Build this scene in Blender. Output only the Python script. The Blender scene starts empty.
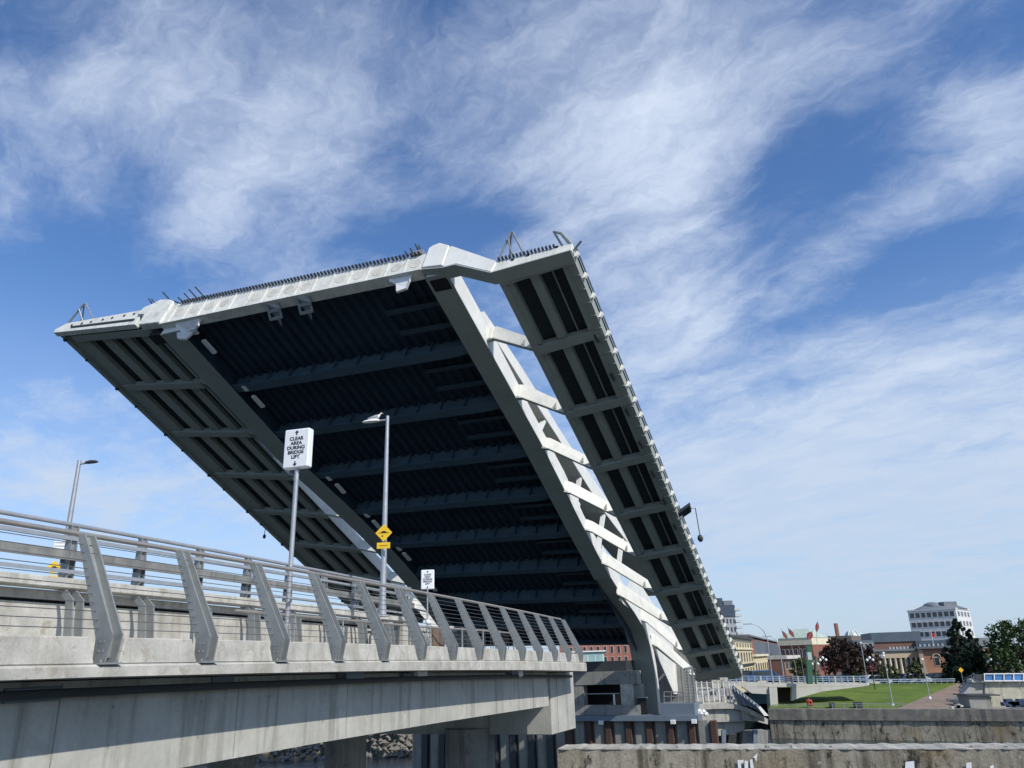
import bpy, bmesh, math, random
from mathutils import Vector, Matrix
R=math.radians
random.seed(7)
SC=bpy.context.scene; COL=SC.collection
# ---------------------------------------------------------------- camera
F_PX=770.0; PITCH=.3454; ROLL=-.0311
_c,_s=math.cos(ROLL),math.sin(ROLL)
X0=Vector((1,0,0)); FW=Vector((0,math.cos(PITCH),math.sin(PITCH))); U0=Vector((0,-math.sin(PITCH),math.cos(PITCH)))
CX=X0*_c+U0*_s; CU=-X0*_s+U0*_c
cam=bpy.data.cameras.new('camera'); cam_o=bpy.data.objects.new('camera',cam); COL.objects.link(cam_o)
cam.sensor_fit='HORIZONTAL'; cam.sensor_width=36; cam.lens=36*F_PX/1024; cam.clip_start=.1; cam.clip_end=20000
m=Matrix((CX,CU,-FW)).transposed().to_4x4(); cam_o.matrix_world=m
SC.camera=cam_o
# ---------------------------------------------------------------- light
SUN_DIR=Vector((.51,-.55,.66)).normalized()          # towards the sun
sun_el=math.asin(SUN_DIR.z); sun_az=math.atan2(SUN_DIR.x,SUN_DIR.y)
sl=bpy.data.lights.new('sun','SUN'); sl.energy=4.4; sl.angle=R(.5); sl.color=(1,.955,.88)
so=bpy.data.objects.new('sun',sl); COL.objects.link(so); so.rotation_euler=SUN_DIR.to_track_quat('Z','Y').to_euler()
SC.view_settings.view_transform='Standard'; SC.view_settings.look='None'; SC.view_settings.exposure=0.0; SC.view_settings.gamma=1
SC.view_settings.use_curve_mapping=False
def ray(x,y): return CX*((x-512)/F_PX)-CU*((y-384)/F_PX)+FW
def atY(x,y,Y):
    d=ray(x,y); return d*(Y/d.y)
def onp(x,y,q,nn):
    d=ray(x,y); return d*(q.dot(nn)/d.dot(nn))
W=bpy.data.worlds.new('World'); SC.world=W; W.use_nodes=True
nt=W.node_tree; nt.nodes.clear()
class NB:
    def __init__(s,nt): s.nt=nt
    def n(s,t,**k):
        o=s.nt.nodes.new(t)
        for a,b in k.items(): setattr(o,a,b)
        return o
    def l(s,a,b): s.nt.links.new(a,b)
    def put(s,sock,v):
        if isinstance(v,bpy.types.NodeSocket): s.l(v,sock)
        else: sock.default_value=v
    def math(s,op,a,b=None,c=None,clamp=False):
        o=s.n('ShaderNodeMath',operation=op,use_clamp=clamp); s.put(o.inputs[0],a)
        if b is not None: s.put(o.inputs[1],b)
        if c is not None: s.put(o.inputs[2],c)
        return o.outputs[0]
    def vm(s,op,a,b=None):
        o=s.n('ShaderNodeVectorMath',operation=op); s.put(o.inputs[0],a)
        if b is not None: s.put(o.inputs[1],b)
        return o.outputs['Value'] if op in('DOT_PRODUCT','LENGTH') else o.outputs[0]
    def noise(s,vec,scale,detail=4,rough=.5,dist=0,lac=2.0):
        o=s.n('ShaderNodeTexNoise'); s.put(o.inputs['Vector'],vec)
        o.inputs['Scale'].default_value=scale;o.inputs['Detail'].default_value=detail;o.inputs['Roughness'].default_value=rough
        o.inputs['Distortion'].default_value=dist;o.inputs['Lacunarity'].default_value=lac
        return o
    def ramp(s,v,a,b,lo=0.,hi=1.,smooth=True):
        o=s.n('ShaderNodeMapRange'); o.interpolation_type='SMOOTHSTEP' if smooth else 'LINEAR'
        s.put(o.inputs['Value'],v);o.inputs['From Min'].default_value=a;o.inputs['From Max'].default_value=b
        o.inputs['To Min'].default_value=lo;o.inputs['To Max'].default_value=hi
        return o.outputs[0]
    def mix(s,f,a,b,blend='MIX'):
        o=s.n('ShaderNodeMix',data_type='RGBA',blend_type=blend); s.put(o.inputs[0],f)
        s.put(o.inputs[6],a if isinstance(a,bpy.types.NodeSocket) else (*a,1) if len(a)==3 else a)
        s.put(o.inputs[7],b if isinstance(b,bpy.types.NodeSocket) else (*b,1) if len(b)==3 else b)
        return o.outputs[2]
g=NB(nt)
sky=g.n('ShaderNodeTexSky',sky_type='NISHITA',sun_disc=False); sky.sun_elevation=sun_el; sky.sun_rotation=sun_az
sky.air_density=1.0; sky.dust_density=.6; sky.ozone_density=2.2; sky.altitude=10
tc=g.n('ShaderNodeTexCoord'); D=tc.outputs['Generated']
sep=g.n('ShaderNodeSeparateXYZ'); g.l(D,sep.inputs[0])
zc=g.math('ADD',g.math('MAXIMUM',sep.outputs[2],0.0),.16)
comb=g.n('ShaderNodeCombineXYZ'); g.l(g.math('DIVIDE',sep.outputs[0],zc),comb.inputs[0]); g.l(g.math('DIVIDE',sep.outputs[1],zc),comb.inputs[1])
P=comb.outputs[0]
# domain warp so that the cirrus curls
wn=g.noise(P,2.2,5,.6); off=g.vm('SCALE',g.vm('SUBTRACT',wn.outputs['Color'],(.5,.5,.5)))
off.node.inputs['Scale'].default_value=.34
PW=g.vm('ADD',P,off)
def rotsc(v,ang,sc):
    a=g.n('ShaderNodeMapping'); g.l(v,a.inputs['Vector']); a.inputs['Rotation'].default_value=(0,0,R(ang)); b=g.n('ShaderNodeMapping'); g.l(a.outputs[0],b.inputs['Vector']); b.inputs['Scale'].default_value=sc; return b
mp=rotsc(PW,50,(.85,1.45,1))
n1=g.noise(mp.outputs[0],2.0,10,.58,.1).outputs['Fac']
P2=g.vm('SCALE',g.vm('SUBTRACT',g.noise(P,5,4,.6).outputs['Color'],(.5,.5,.5))); P2.node.inputs['Scale'].default_value=.13
mp2=rotsc(g.vm('ADD',PW,P2),46,(.95,2.3,1))
n2=g.noise(mp2.outputs[0],3.4,10,.66,.25).outputs['Fac']
n3=g.noise(PW,1.1,4,.5).outputs['Fac']
# cloud banks: centre pixel only names a direction of the sky; (x,y, half length, half width, angle, weight)
BANKS=[(160,110,170,75,20,.20),(300,150,190,50,-38,.26),(200,230,70,40,-60,.16),(610,170,150,95,-25,.36),(560,40,260,60,-5,.20),(680,230,90,45,-70,.20),(650,330,110,35,-30,.18),
 (820,270,210,22,-27,.30),(760,90,120,50,-20,.10),(985,120,50,80,-50,.26),(850,340,200,22,-8,.24),(900,390,260,60,-8,.22),(850,500,360,90,-3,.34),(60,480,150,80,5,.30),(880,450,300,80,-4,.34),(850,570,340,80,0,.40),(180,520,160,50,10,.18),
 (60,270,120,60,-20,-.34),(250,60,60,30,-35,-.1),(420,40,90,40,-60,-.12),(480,225,110,34,-12,-.30),(340,225,60,30,-30,-.08),(800,170,80,55,-35,-.34),(930,235,110,22,-30,-.28),(30,30,60,40,0,-.12),(640,300,40,30,0,0.0),(960,40,90,40,-30,-.12),(750,300,50,18,-25,-.10),(940,320,70,18,-20,-.14),(130,370,160,40,10,-.1)]
tot=None
for (bx,by,la,lb,ang,w) in BANKS:
    if w==0: continue
    c=ray(bx,by).normalized(); a=math.radians(ang)
    e=(ray(bx+5*math.cos(a),by+5*math.sin(a)).normalized()-c); e=(e-c*e.dot(c)).normalized(); f2=c.cross(e)
    k=1/(ray(bx,by).length*F_PX)
    u=g.math('MULTIPLY',g.vm('DOT_PRODUCT',D,tuple(e)),1/(la*k)); v=g.math('MULTIPLY',g.vm('DOT_PRODUCT',D,tuple(f2)),1/(lb*k))
    r2=g.math('ADD',g.math('MULTIPLY',u,u),g.math('MULTIPLY',v,v))
    front=g.math('GREATER_THAN',g.vm('DOT_PRODUCT',D,tuple(c)),0)
    q=g.math('MULTIPLY',g.math('EXPONENT',g.math('MULTIPLY',r2,-.9)),w)
    q=g.math('MULTIPLY',q,front)
    tot=q if tot is None else g.math('ADD',tot,q)
dens=g.math('ADD',g.math('MULTIPLY',n1,1.25),g.math('MULTIPLY',n2,.62))
dens=g.math('ADD',dens,g.math('MULTIPLY',n3,.35))
n4=g.noise(g.vm('ADD',PW,P2),7,8,.7).outputs['Fac']; dens=g.math('ADD',dens,g.math('MULTIPLY',g.math('SUBTRACT',n4,.5),.38))
dens=g.math('ADD',dens,g.math('MULTIPLY',tot,.95))
mask=g.ramp(dens,.90,1.80)
mask=g.math('MULTIPLY',mask,g.ramp(n2,.32,.68,.80,.97))
hz=g.math('MULTIPLY',g.ramp(sep.outputs[2],.45,.0,0,.80),g.ramp(n2,.3,.7,.78,1.10))        # thin high veil that thickens towards the horizon
mask=g.math('MAXIMUM',mask,hz)
up=g.ramp(sep.outputs[2],0,.7)
ccol=g.mix(up,(5.3,6.35,7.9),(7.0,7.9,9.5))
# deepen the clear blue a little (polarised look of the photograph)
skyc=g.mix(1.0,sky.outputs[0],(.86,1.16,1.52),'MULTIPLY')
out=g.mix(mask,skyc,ccol)
bg=g.n('ShaderNodeBackground'); g.l(out,bg.inputs[0]); bg.inputs[1].default_value=.105
wo=g.n('ShaderNodeOutputWorld'); g.l(bg.outputs[0],wo.inputs[0])
# ---------------------------------------------------------------- materials
MATS={}
def mat(name,base,rough=.8,metal=0.,var=.18,scale=1.2,streak=0.,streak_col=(.08,.075,.07),bump=.15,bscale=18,spots=0.,spot_col=(.05,.045,.04),spec=.4,joint=None,second=None,cut=.56,sw=.08,sdist=.6):
    if name in MATS: return MATS[name]
    mt=bpy.data.materials.new(name); mt.use_nodes=True; t=mt.node_tree; t.nodes.clear(); g=NB(t)
    bs=g.n('ShaderNodeBsdfPrincipled'); o=g.n('ShaderNodeOutputMaterial'); g.l(bs.outputs[0],o.inputs[0])
    tc=g.n('ShaderNodeTexCoord').outputs['Object']
    n=g.noise(tc,scale,6,.6).outputs['Fac']; f=g.noise(tc,scale*14,3,.6).outputs['Fac']
    v=g.math('ADD',g.math('MULTIPLY',n,.7),g.math('MULTIPLY',f,.3))
    v=g.ramp(v,.3,.7,1-var,1+var,False)
    hs=g.n('ShaderNodeHueSaturation'); hs.inputs['Color'].default_value=(*base,1); g.l(v,hs.inputs['Value']); col=hs.outputs[0]
    if second:
        s2=g.noise(tc,scale*.55,4,.55).outputs['Fac']; col=g.mix(g.ramp(s2,.42,.62),col,second)
    if streak:
        mp=g.n('ShaderNodeMapping'); g.l(tc,mp.inputs[0]); mp.inputs['Scale'].default_value=(2.2,2.2,.16)
        s=g.noise(mp.outputs[0],1.6,6,.62).outputs['Fac']; s=g.ramp(s,.48,.72,0,streak); col=g.mix(s,col,streak_col)
    if spots:
        s=g.noise(tc,scale*1.9,7,.68,sdist).outputs['Fac']; s=g.ramp(s,cut,cut+sw,0,spots); col=g.mix(s,col,spot_col)
    g.l(col,bs.inputs['Base Color']); bs.inputs['Metallic'].default_value=metal
    g.l(g.ramp(n,.3,.7,max(rough-.08,.02),min(rough+.08,1),False),bs.inputs['Roughness']); bs.inputs['Specular IOR Level'].default_value=spec
    if bump:
        b=g.n('ShaderNodeBump'); b.inputs['Strength'].default_value=bump; b.inputs['Distance'].default_value=.02
        g.l(g.noise(tc,bscale,5,.65).outputs['Fac'],b.inputs['Height']); g.l(b.outputs[0],bs.inputs['Normal'])
    MATS[name]=mt; return mt
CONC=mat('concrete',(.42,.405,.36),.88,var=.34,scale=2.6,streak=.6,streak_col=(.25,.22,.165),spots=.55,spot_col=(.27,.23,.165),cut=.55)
CONCS=mat('concrete_smooth',(.41,.40,.355),.85,var=.2,scale=.9,streak=.75,streak_col=(.20,.19,.155),bscale=10,spots=.3,spot_col=(.26,.245,.2),cut=.56)
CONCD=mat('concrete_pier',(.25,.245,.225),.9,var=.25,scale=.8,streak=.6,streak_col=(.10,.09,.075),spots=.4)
SEAT=mat('seawall_coping',(.38,.365,.32),.95,var=.45,scale=1.2,spots=.7,cut=.5,sw=.2,spot_col=(.2,.18,.15),bump=.4)
SEAC=mat('seawall_cap_dark',(.19,.175,.145),.95,var=.5,scale=1.2,spots=.8,sw=.18,sdist=.2,bump=.5,bscale=9)
GALV=mat('galvanised_steel',(.29,.305,.30),.5,.4,var=.16,scale=6,bump=.08,streak=.25,streak_col=(.16,.17,.18))
GALVL=mat('galvanised_rail',(.40,.41,.42),.45,.5,var=.12,scale=5,bump=.05)
GALVM=mat('weathered_rail_beam',(.23,.225,.205),.6,.3,var=.35,scale=2.5,streak=.6,streak_col=(.12,.11,.1))
PIPE=mat('handrail_metal',(.42,.38,.33),.38,.6,var=.1,scale=4,bump=.03)
CABLE=mat('cable_steel',(.16,.16,.16),.5,.6,bump=0)
WHITE=mat('white_bridge_paint',(.70,.69,.64),.5,var=.1,scale=.7,streak=.22,streak_col=(.48,.46,.41),spots=.12,spot_col=(.4,.36,.3),bump=.04)
CREAMP=mat('cream_rib_paint',(.62,.61,.55),.55,var=.12,scale=1.4,streak=.35,streak_col=(.42,.40,.34),spots=.2,spot_col=(.36,.31,.24),cut=.6,bump=.05)
GREYP=mat('grey_paint_soffit_shade',(.29,.315,.285),.55,var=.1,scale=.6,bump=.04,streak=.2,streak_col=(.2,.22,.21))  # grey steel paint; on white girders' soffits it is shade put into the colour
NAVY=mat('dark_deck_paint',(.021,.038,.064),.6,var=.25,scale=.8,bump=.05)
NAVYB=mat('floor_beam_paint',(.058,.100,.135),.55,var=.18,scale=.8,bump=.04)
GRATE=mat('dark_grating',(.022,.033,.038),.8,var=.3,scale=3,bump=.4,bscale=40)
TIPW=mat('tip_beam_paint',(.64,.64,.585),.6,var=.16,scale=1.2,streak=.4,streak_col=(.36,.31,.24),spots=.35,spot_col=(.34,.27,.2),cut=.55)
DARKST=mat('dark_steel',(.05,.055,.06),.55,.3,bump=.05)
BLACK=mat('black_paint',(.012,.012,.013),.6,bump=0)
SIGNW=mat('sign_white',(.78,.79,.80),.35,var=.04,bump=0)
YEL=mat('sign_yellow',(.80,.50,.02),.4,var=.05,bump=0)
RUST=mat('rusty_steel_pile',(.085,.05,.037),.85,.1,var=.3,scale=1.4,streak=.5,streak_col=(.05,.03,.03))
PILEC=mat('pile_infill',(.25,.245,.215),.85,var=.22,scale=1.0,streak=.5,streak_col=(.12,.12,.115))
BLUEG=mat('blue_grey_steel',(.16,.20,.24),.5,.2,var=.15,scale=1,bump=.04)
LAMPW=mat('lamp_housing',(.72,.72,.7),.4,bump=0)
def seawall_mat():
    mt=bpy.data.materials.new('weathered_seawall'); mt.use_nodes=True; t=mt.node_tree; g=NB(t); bs=t.nodes['Principled BSDF']
    tc=g.n('ShaderNodeTexCoord').outputs['Object']
    a=g.ramp(g.noise(tc,.45,5,.6).outputs['Fac'],.35,.65); col=g.mix(a,(.25,.22,.165),(.40,.36,.285))
    mp=g.n('ShaderNodeMapping'); g.l(tc,mp.inputs[0]); mp.inputs['Scale'].default_value=(2.6,2.6,.28)
    col=g.mix(g.ramp(g.noise(mp.outputs[0],1.0,8,.66,.2).outputs['Fac'],.47,.66,0,.85),col,(.075,.064,.048))
    mp3=g.n('ShaderNodeMapping'); g.l(tc,mp3.inputs[0]); mp3.inputs['Scale'].default_value=(1,1,.6); mp3.inputs['Location'].default_value=(7,3,1)
    col=g.mix(g.ramp(g.noise(mp3.outputs[0],2.2,9,.72,.2).outputs['Fac'],.53,.63,0,.9),col,(.028,.024,.018))
    mp4=g.n('ShaderNodeMapping'); g.l(tc,mp4.inputs[0]); mp4.inputs['Location'].default_value=(17,13,5)
    col=g.mix(g.ramp(g.noise(mp4.outputs[0],3.1,8,.75,.1).outputs['Fac'],.60,.68,0,.75),col,(.50,.48,.42))
    col=g.mix(g.ramp(g.noise(mp4.outputs[0],.3,3,.5).outputs['Fac'],.58,.72,0,.5),col,(.36,.25,.11))
    f=g.ramp(g.noise(tc,22,4,.7).outputs['Fac'],.3,.7,.7,1.25,False); hs=g.n('ShaderNodeHueSaturation'); g.l(col,hs.inputs['Color']); g.l(f,hs.inputs['Value'])
    g.l(hs.outputs[0],bs.inputs['Base Color']); bs.inputs['Roughness'].default_value=.95; bs.inputs['Specular IOR Level'].default_value=.2
    b=g.n('ShaderNodeBump'); b.inputs['Strength'].default_value=.7; b.inputs['Distance'].default_value=.03; g.l(g.noise(tc,7,8,.7).outputs['Fac'],b.inputs['Height']); g.l(b.outputs[0],bs.inputs['Normal']); return mt
SEAW=seawall_mat()
# ---------------------------------------------------------------- mesh helpers
def wl(o):
    v=Vector((0,0,0))
    while o is not None: v=v+o.location; o=o.parent
    return v
class MB:
    def __init__(s): s.v=[]; s.f=[]
    def add(s,vs,fs):
        b=len(s.v); s.v+= [Vector(p) for p in vs]; s.f+=[tuple(b+i for i in q) for q in fs]; return s
    def prism(s,poly,ext):
        n=len(poly); ext=Vector(ext); P=[Vector(p) for p in poly]
        return s.add(P+[p+ext for p in P],[tuple(range(n))[::-1],tuple(range(n,2*n))]+[(i,(i+1)%n,n+(i+1)%n,n+i) for i in range(n)])
    def box(s,c,a,b,d):      # centre, three full edge vectors
        c=Vector(c);a=Vector(a)/2;b=Vector(b)/2;d=Vector(d)/2
        return s.prism([c-a-b-d,c+a-b-d,c+a+b-d,c-a+b-d],d*2)
    def abox(s,x0,x1,y0,y1,z0,z1): return s.box(((x0+x1)/2,(y0+y1)/2,(z0+z1)/2),(x1-x0,0,0),(0,y1-y0,0),(0,0,z1-z0))
    def loft(s,secs,cap=True,closed=True):
        n=len(secs[0]); vs=[p for q in secs for p in q]; fs=[]
        for i in range(len(secs)-1):
            for j in range(n if closed else n-1):
                k=(j+1)%n; fs.append((i*n+j,i*n+k,(i+1)*n+k,(i+1)*n+j))
        if cap and closed: fs+= [tuple(range(n))[::-1],tuple(range((len(secs)-1)*n,len(secs)*n))]
        return s.add(vs,fs)
    def tube(s,pts,r,seg=8,cap=True):
        pts=[Vector(p) for p in pts]; rr=r if isinstance(r,(list,tuple)) else [r]*len(pts); secs=[]
        d0=(pts[1]-pts[0]).normalized(); a=d0.orthogonal().normalized()
        for i,p in enumerate(pts):
            d=((pts[min(i+1,len(pts)-1)]-pts[max(i-1,0)])).normalized()
            a=(a-d*a.dot(d)).normalized(); b=d.cross(a)
            secs.append([p+(a*math.cos(2*math.pi*k/seg)+b*math.sin(2*math.pi*k/seg))*rr[i] for k in range(seg)])
        return s.loft(secs,cap)
    def lathe(s,c,prof,seg=12,ax=None):
        c=Vector(c); secs=[]
        for (r,z) in prof: secs.append([c+Vector((r*math.cos(2*math.pi*k/seg),r*math.sin(2*math.pi*k/seg),z)) for k in range(seg)])
        return s.loft(secs)
    def ball(s,c,rx,ry,rz,seg=10,rings=6):
        pr=[]
        c=Vector(c); secs=[]
        for i in range(rings+1):
            a=math.pi*(i/rings); a=min(max(a,.05),math.pi-.05)
            secs.append([c+Vector((rx*math.sin(a)*math.cos(2*math.pi*k/seg),ry*math.sin(a)*math.sin(2*math.pi*k/seg),-rz*math.cos(a))) for k in range(seg)])
        return s.loft(secs)
    def build(s,name,m,parent=None,smooth=None,bevel=0,loc=None):
        me=bpy.data.meshes.new(name); o=bpy.data.objects.new(name,me); COL.objects.link(o)
        if loc is not None: o.location=loc
        if parent is not None: o.parent=parent
        w=wl(o)
        me.from_pydata([p-w for p in s.v],[],s.f); me.materials.append(m)
        bm=bmesh.new(); bm.from_mesh(me); bmesh.ops.recalc_face_normals(bm,faces=bm.faces[:]); bm.to_mesh(me); bm.free()
        if smooth:
            for p in me.polygons: p.use_smooth=True
            me.set_sharp_from_angle(angle=R(smooth if smooth is not True else 40))
        if bevel:
            b=o.modifiers.new('bevel','BEVEL'); b.width=bevel; b.segments=1; b.limit_method='ANGLE'; b.angle_limit=R(40)
        return o
def tag(o,label=None,cat=None,group=None,kind=None):
    if label: o['label']=label
    if cat: o['category']=cat
    if group: o['group']=group
    if kind: o['kind']=kind
    return o
def thing(name,loc,label,cat,group=None):
    o=bpy.data.objects.new(name,None); o.location=Vector(loc); o.empty_display_size=.3; COL.objects.link(o); return tag(o,label,cat,group)
def copy_tree(o,parent=None):
    c=o.copy(); COL.objects.link(c); c.parent=parent
    for ch in [x for x in COL.objects if x.parent==o]: copy_tree(ch,c)
    return c
Z=Vector((0,0,1))
# ---------------------------------------------------------------- ground and water
WATER_Z=-8.0
def water_mat():
    mt=bpy.data.materials.new('water'); mt.use_nodes=True; t=mt.node_tree; g=NB(t); bs=t.nodes['Principled BSDF']
    bs.inputs['Base Color'].default_value=(.02,.035,.04,1); bs.inputs['Roughness'].default_value=.08; bs.inputs['IOR'].default_value=1.33
    tc=g.n('ShaderNodeTexCoord').outputs['Object']; b=g.n('ShaderNodeBump'); b.inputs['Strength'].default_value=.55; b.inputs['Distance'].default_value=.12
    g.l(g.noise(tc,1.4,5,.6,.4).outputs['Fac'],b.inputs['Height']); g.l(b.outputs[0],bs.inputs['Normal']); return mt
w=MB().add([(-3000,-200,WATER_Z),(3000,-200,WATER_Z),(3000,6000,WATER_Z),(-3000,6000,WATER_Z)],[(0,1,2,3)]).build('water',water_mat()); tag(w,kind='structure')
ASPH=mat('asphalt',(.055,.055,.055),.9,var=.25,scale=.6)
EARTH=mat('earth_ground',(.13,.12,.09),.95,var=.35,scale=.15)
gr=MB().add([(-3000,112,-4.62),(3000,112,-4.62),(3000,6000,-4.62),(-3000,6000,-4.62)],[(0,1,2,3)])
gr.add([(-3000,86,-4.9),(18,86,-4.9),(18,112,-4.62),(-3000,112,-4.62)],[(0,1,2,3)])
gr=gr.build('ground',EARTH); tag(gr,kind='structure')
# grass texture
def grass_mat():
    mt=bpy.data.materials.new('lawn_grass'); mt.use_nodes=True; t=mt.node_tree; g=NB(t); bs=t.nodes['Principled BSDF']
    tc=g.n('ShaderNodeTexCoord').outputs['Object']
    a=g.ramp(g.noise(tc,.35,6,.65).outputs['Fac'],.35,.68); b=g.ramp(g.noise(tc,6,4,.7).outputs['Fac'],.3,.7)
    c=g.mix(a,(.10,.155,.032),(.17,.215,.05)); c=g.mix(g.math('MULTIPLY',b,.45),c,(.03,.06,.012))
    g.l(c,bs.inputs['Base Color']); bs.inputs['Roughness'].default_value=.95; bs.inputs['Specular IOR Level'].default_value=.1
    bp=g.n('ShaderNodeBump'); bp.inputs['Strength'].default_value=.6; g.l(g.noise(tc,14,4,.7).outputs['Fac'],bp.inputs['Height']); g.l(bp.outputs[0],bs.inputs['Normal'])
    return mt
GRASS=grass_mat()
A2=Vector((24.85,84.6,-5.3)); B2=A2+Vector((17.9,-9.5,0))*3.2
# lawn: grid sheet sloping gently up from the second seawall to the street
def sheet(name,corners,m,nx=24,ny=24,amp=.05,kind='structure'):
    A,B,C,Dd=[Vector(p) for p in corners]; mb=MB(); vs=[];fs=[]
    for j in range(ny+1):
        for i in range(nx+1):
            u=i/nx;v=j/ny;p=(A*(1-u)+B*u)*(1-v)+(Dd*(1-u)+C*u)*v
            vs.append(p+Vector((0,0,amp*math.sin(i*1.3+j*.7)*math.sin(j*.9))))
    for j in range(ny):
        for i in range(nx): k=j*(nx+1)+i; fs.append((k,k+1,k+nx+2,k+nx+1))
    mb.add(vs,fs); o=mb.build(name,m,smooth=80); 
    if kind: tag(o,kind=kind)
    return o
sheet('promenade',[A2+Vector((.5,.4,-.3)),B2+Vector((.5,.4,-.3)),B2+Vector((12,16,-.25)),A2+Vector((12,16,-.25))],mat('promenade_paving',(.27,.25,.22),.9,var=.2,scale=.5),4,2,0)
def yw(x): return 84.6-(x-769)*.037     # distance of the second seawall top
LA=atY(769,708,86.2);LB=atY(896,709,yw(896)+1.3);LC=atY(958,683,105.5);LD=atY(786,683.5,106)
sheet('lawn',[LA,LB,LC,LD],GRASS)
BRICKP=mat('brick_path',(.235,.165,.12),.9,var=.3,scale=1.2,second=(.19,.15,.115))
sheet('path',[LB+Vector((.02,0,.02)),atY(948,709.5,yw(948)+1.3),atY(968,684,106),LC+Vector((.02,0,.02))],BRICKP,6,12,0)
sheet('street',[(20,104,-4.55),(140,106,-4.55),(150,113,-4.5),(20,113,-4.5)],ASPH,8,2,0)
# rocky shore seen below the approach bridge
RK=mat('shore_rock',(.17,.155,.13),.95,var=.5,scale=1.5,bump=.6,bscale=6)
mb=MB()
for i in range(1500):
    x=random.uniform(-45,-2); t_=random.random(); y=78+t_*8; z=WATER_Z-.2+t_*3.1+random.uniform(-.2,.2)
    r=random.uniform(.2,.5); a=random.uniform(0,6.3); b=len(mb.v)
    top=[Vector((x+r*random.uniform(.5,1)*math.cos(a+k*1.047),y+r*random.uniform(.5,1)*math.sin(a+k*1.047),z+random.uniform(-.1,.1))) for k in range(6)]
    mb.add(top+[Vector((x,y,z+r*.7)),Vector((x,y,z-r*.7))],[(k,(k+1)%6,6) for k in range(6)]+[((k+1)%6,k,7) for k in range(6)])
o=mb.build('riprap_rocks',RK); tag(o,'grey boulders piled along the far shore below the approach bridge','rocks',kind='stuff')
mb=MB().add([(-3000,84,-8.5),(18,84,-8.5),(18,87.5,-4.9),(-3000,87.5,-4.9)],[(0,1,2,3)])
tag(mb.build('shore_bank',EARTH),kind='structure')
# ---------------------------------------------------------------- seawalls
def wall(name,label,A,B,h,th,m,top_h,top_m,over=.05,bottom=-9):
    A=Vector(A);B=Vector(B); e=(B-A).normalized(); nrm=Vector((-e.y,e.x,0)); root=thing(name,(A.x,A.y,bottom),label,'seawall')
    n=160; secs=[]; L=(B-A).length
    mb=MB(); mb.prism([A+Z*(bottom-A.z),B+Z*(bottom-B.z),B-Z*top_h,A-Z*top_h],nrm*th); mb.build('wall_body',m,root)
    mb=MB(); secs=[]
    for i in range(n+1):
        p=A+e*(L*i/n); j=random.uniform(-.045,.02); q=random.uniform(-.05,.02)*(2 if random.random()<.1 else 1)
        secs.append([p-nrm*(over+q)-Z*(top_h-.003),p-nrm*(over+q)+Z*j*.6,p+nrm*th+Z*j*.6,p+nrm*th-Z*(top_h-.003)])
    mb.loft(secs); mb.build('coping',top_m,root); return root
A=Vector((1.05,26.45,-2.6)); B=A+Vector((12.27,-3.45,0))*1.9
W1=wall('seawall','near stained concrete seawall with pale top, lowest across the bottom right',A,B,0,1.35,SEAW,.035,SEAT,.03)
W2=wall('seawall','far blotchy concrete seawall with dark capping below the green lawn',A2,B2,0,1.0,SEAW,1.0,SEAC,.18)
mb=MB().prism([A2+Vector((0.1,.6,-3.4)),A2+Vector((0.1,.6,-.35)),A2+Vector((5,12,-.2)),A2+Vector((5,12,-3.4))],(.6,0,0)).build('end_return',SEAW,W2)
# graffiti painted on the near wall
GW=mat('white_graffiti_paint',(.75,.77,.76),.6,var=.1,bump=0)
def on1(x,y): nn=Vector((3.45,12.27,0)).normalized(); return onp(x,y,A-nn*.062,nn)
for pl in [[(737.5,760),(744,760),(743,763),(741,763),(741.5,775),(738.5,775)],[(743,760.5),(748,761),(748.5,775),(745,775),(744.5,768)],[(750,760),(753,759),(755,775),(751,775)],[(752,757.5),(757.5,753),(757,756),(756.5,762),(754.5,758)]]:
    pass
mb=MB()
for pl in [[(737.5,760),(744,760),(743,763),(741,763),(741.5,775),(738.5,775)],[(744.6,760.5),(748,761),(748.5,775),(745,775),(744.5,768)],[(750,760),(752.4,759),(755,775),(751,775)],[(753,757.5),(757.5,753),(757,756),(756.5,762),(754.8,758)]]:
    mb.prism([on1(*p) for p in pl],(0,.004,0))
mb.build('graffiti',GW,W1)['label']='white blocky graffiti strokes painted on the wall'
mb=MB()
for (x,y,w_,h_) in [(910,762,5,10),(969,763,3,9),(992,766,2,3)]:
    mb.prism([on1(x-w_,y+h_),on1(x-w_*.9,y),on1(x+w_*.8,y-1),on1(x+w_,y+h_)],(0,.004,0))
mb.build('paint_patch',GW,W1)
# ---------------------------------------------------------------- bascule leaf
AZ=.3863; INC=.4257; TAU=-.0284
SL=Vector((math.sin(AZ)*math.cos(INC),math.cos(AZ)*math.cos(INC),-math.sin(INC)))
t0=Vector((math.cos(AZ),-math.sin(AZ),0)); n0=t0.cross(SL)
ST=t0*math.cos(TAU)+n0*math.sin(TAU); SN=ST.cross(SL)
P0=Vector((-3.928,32,14.6229))*1.08
def LP(s,t,n): return P0+SL*s+ST*t+SN*n
def inT(x,y,t):
    q=onp(x,y,P0+ST*t,ST)-P0; return q.dot(SL),q.dot(SN)
LEAF=thing('bascule_bridge_leaf',(14.5,66,-4.6),'huge raised drawbridge leaf with dark underside, white ribs and walkways on both sides','drawbridge')
def lbox(mb,s0,s1,t0_,t1,n0_,n1): return mb.prism([LP(s0,t0_,n0_),LP(s0,t1,n0_),LP(s0,t1,n1),LP(s0,t0_,n1)],SL*(s1-s0))
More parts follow.
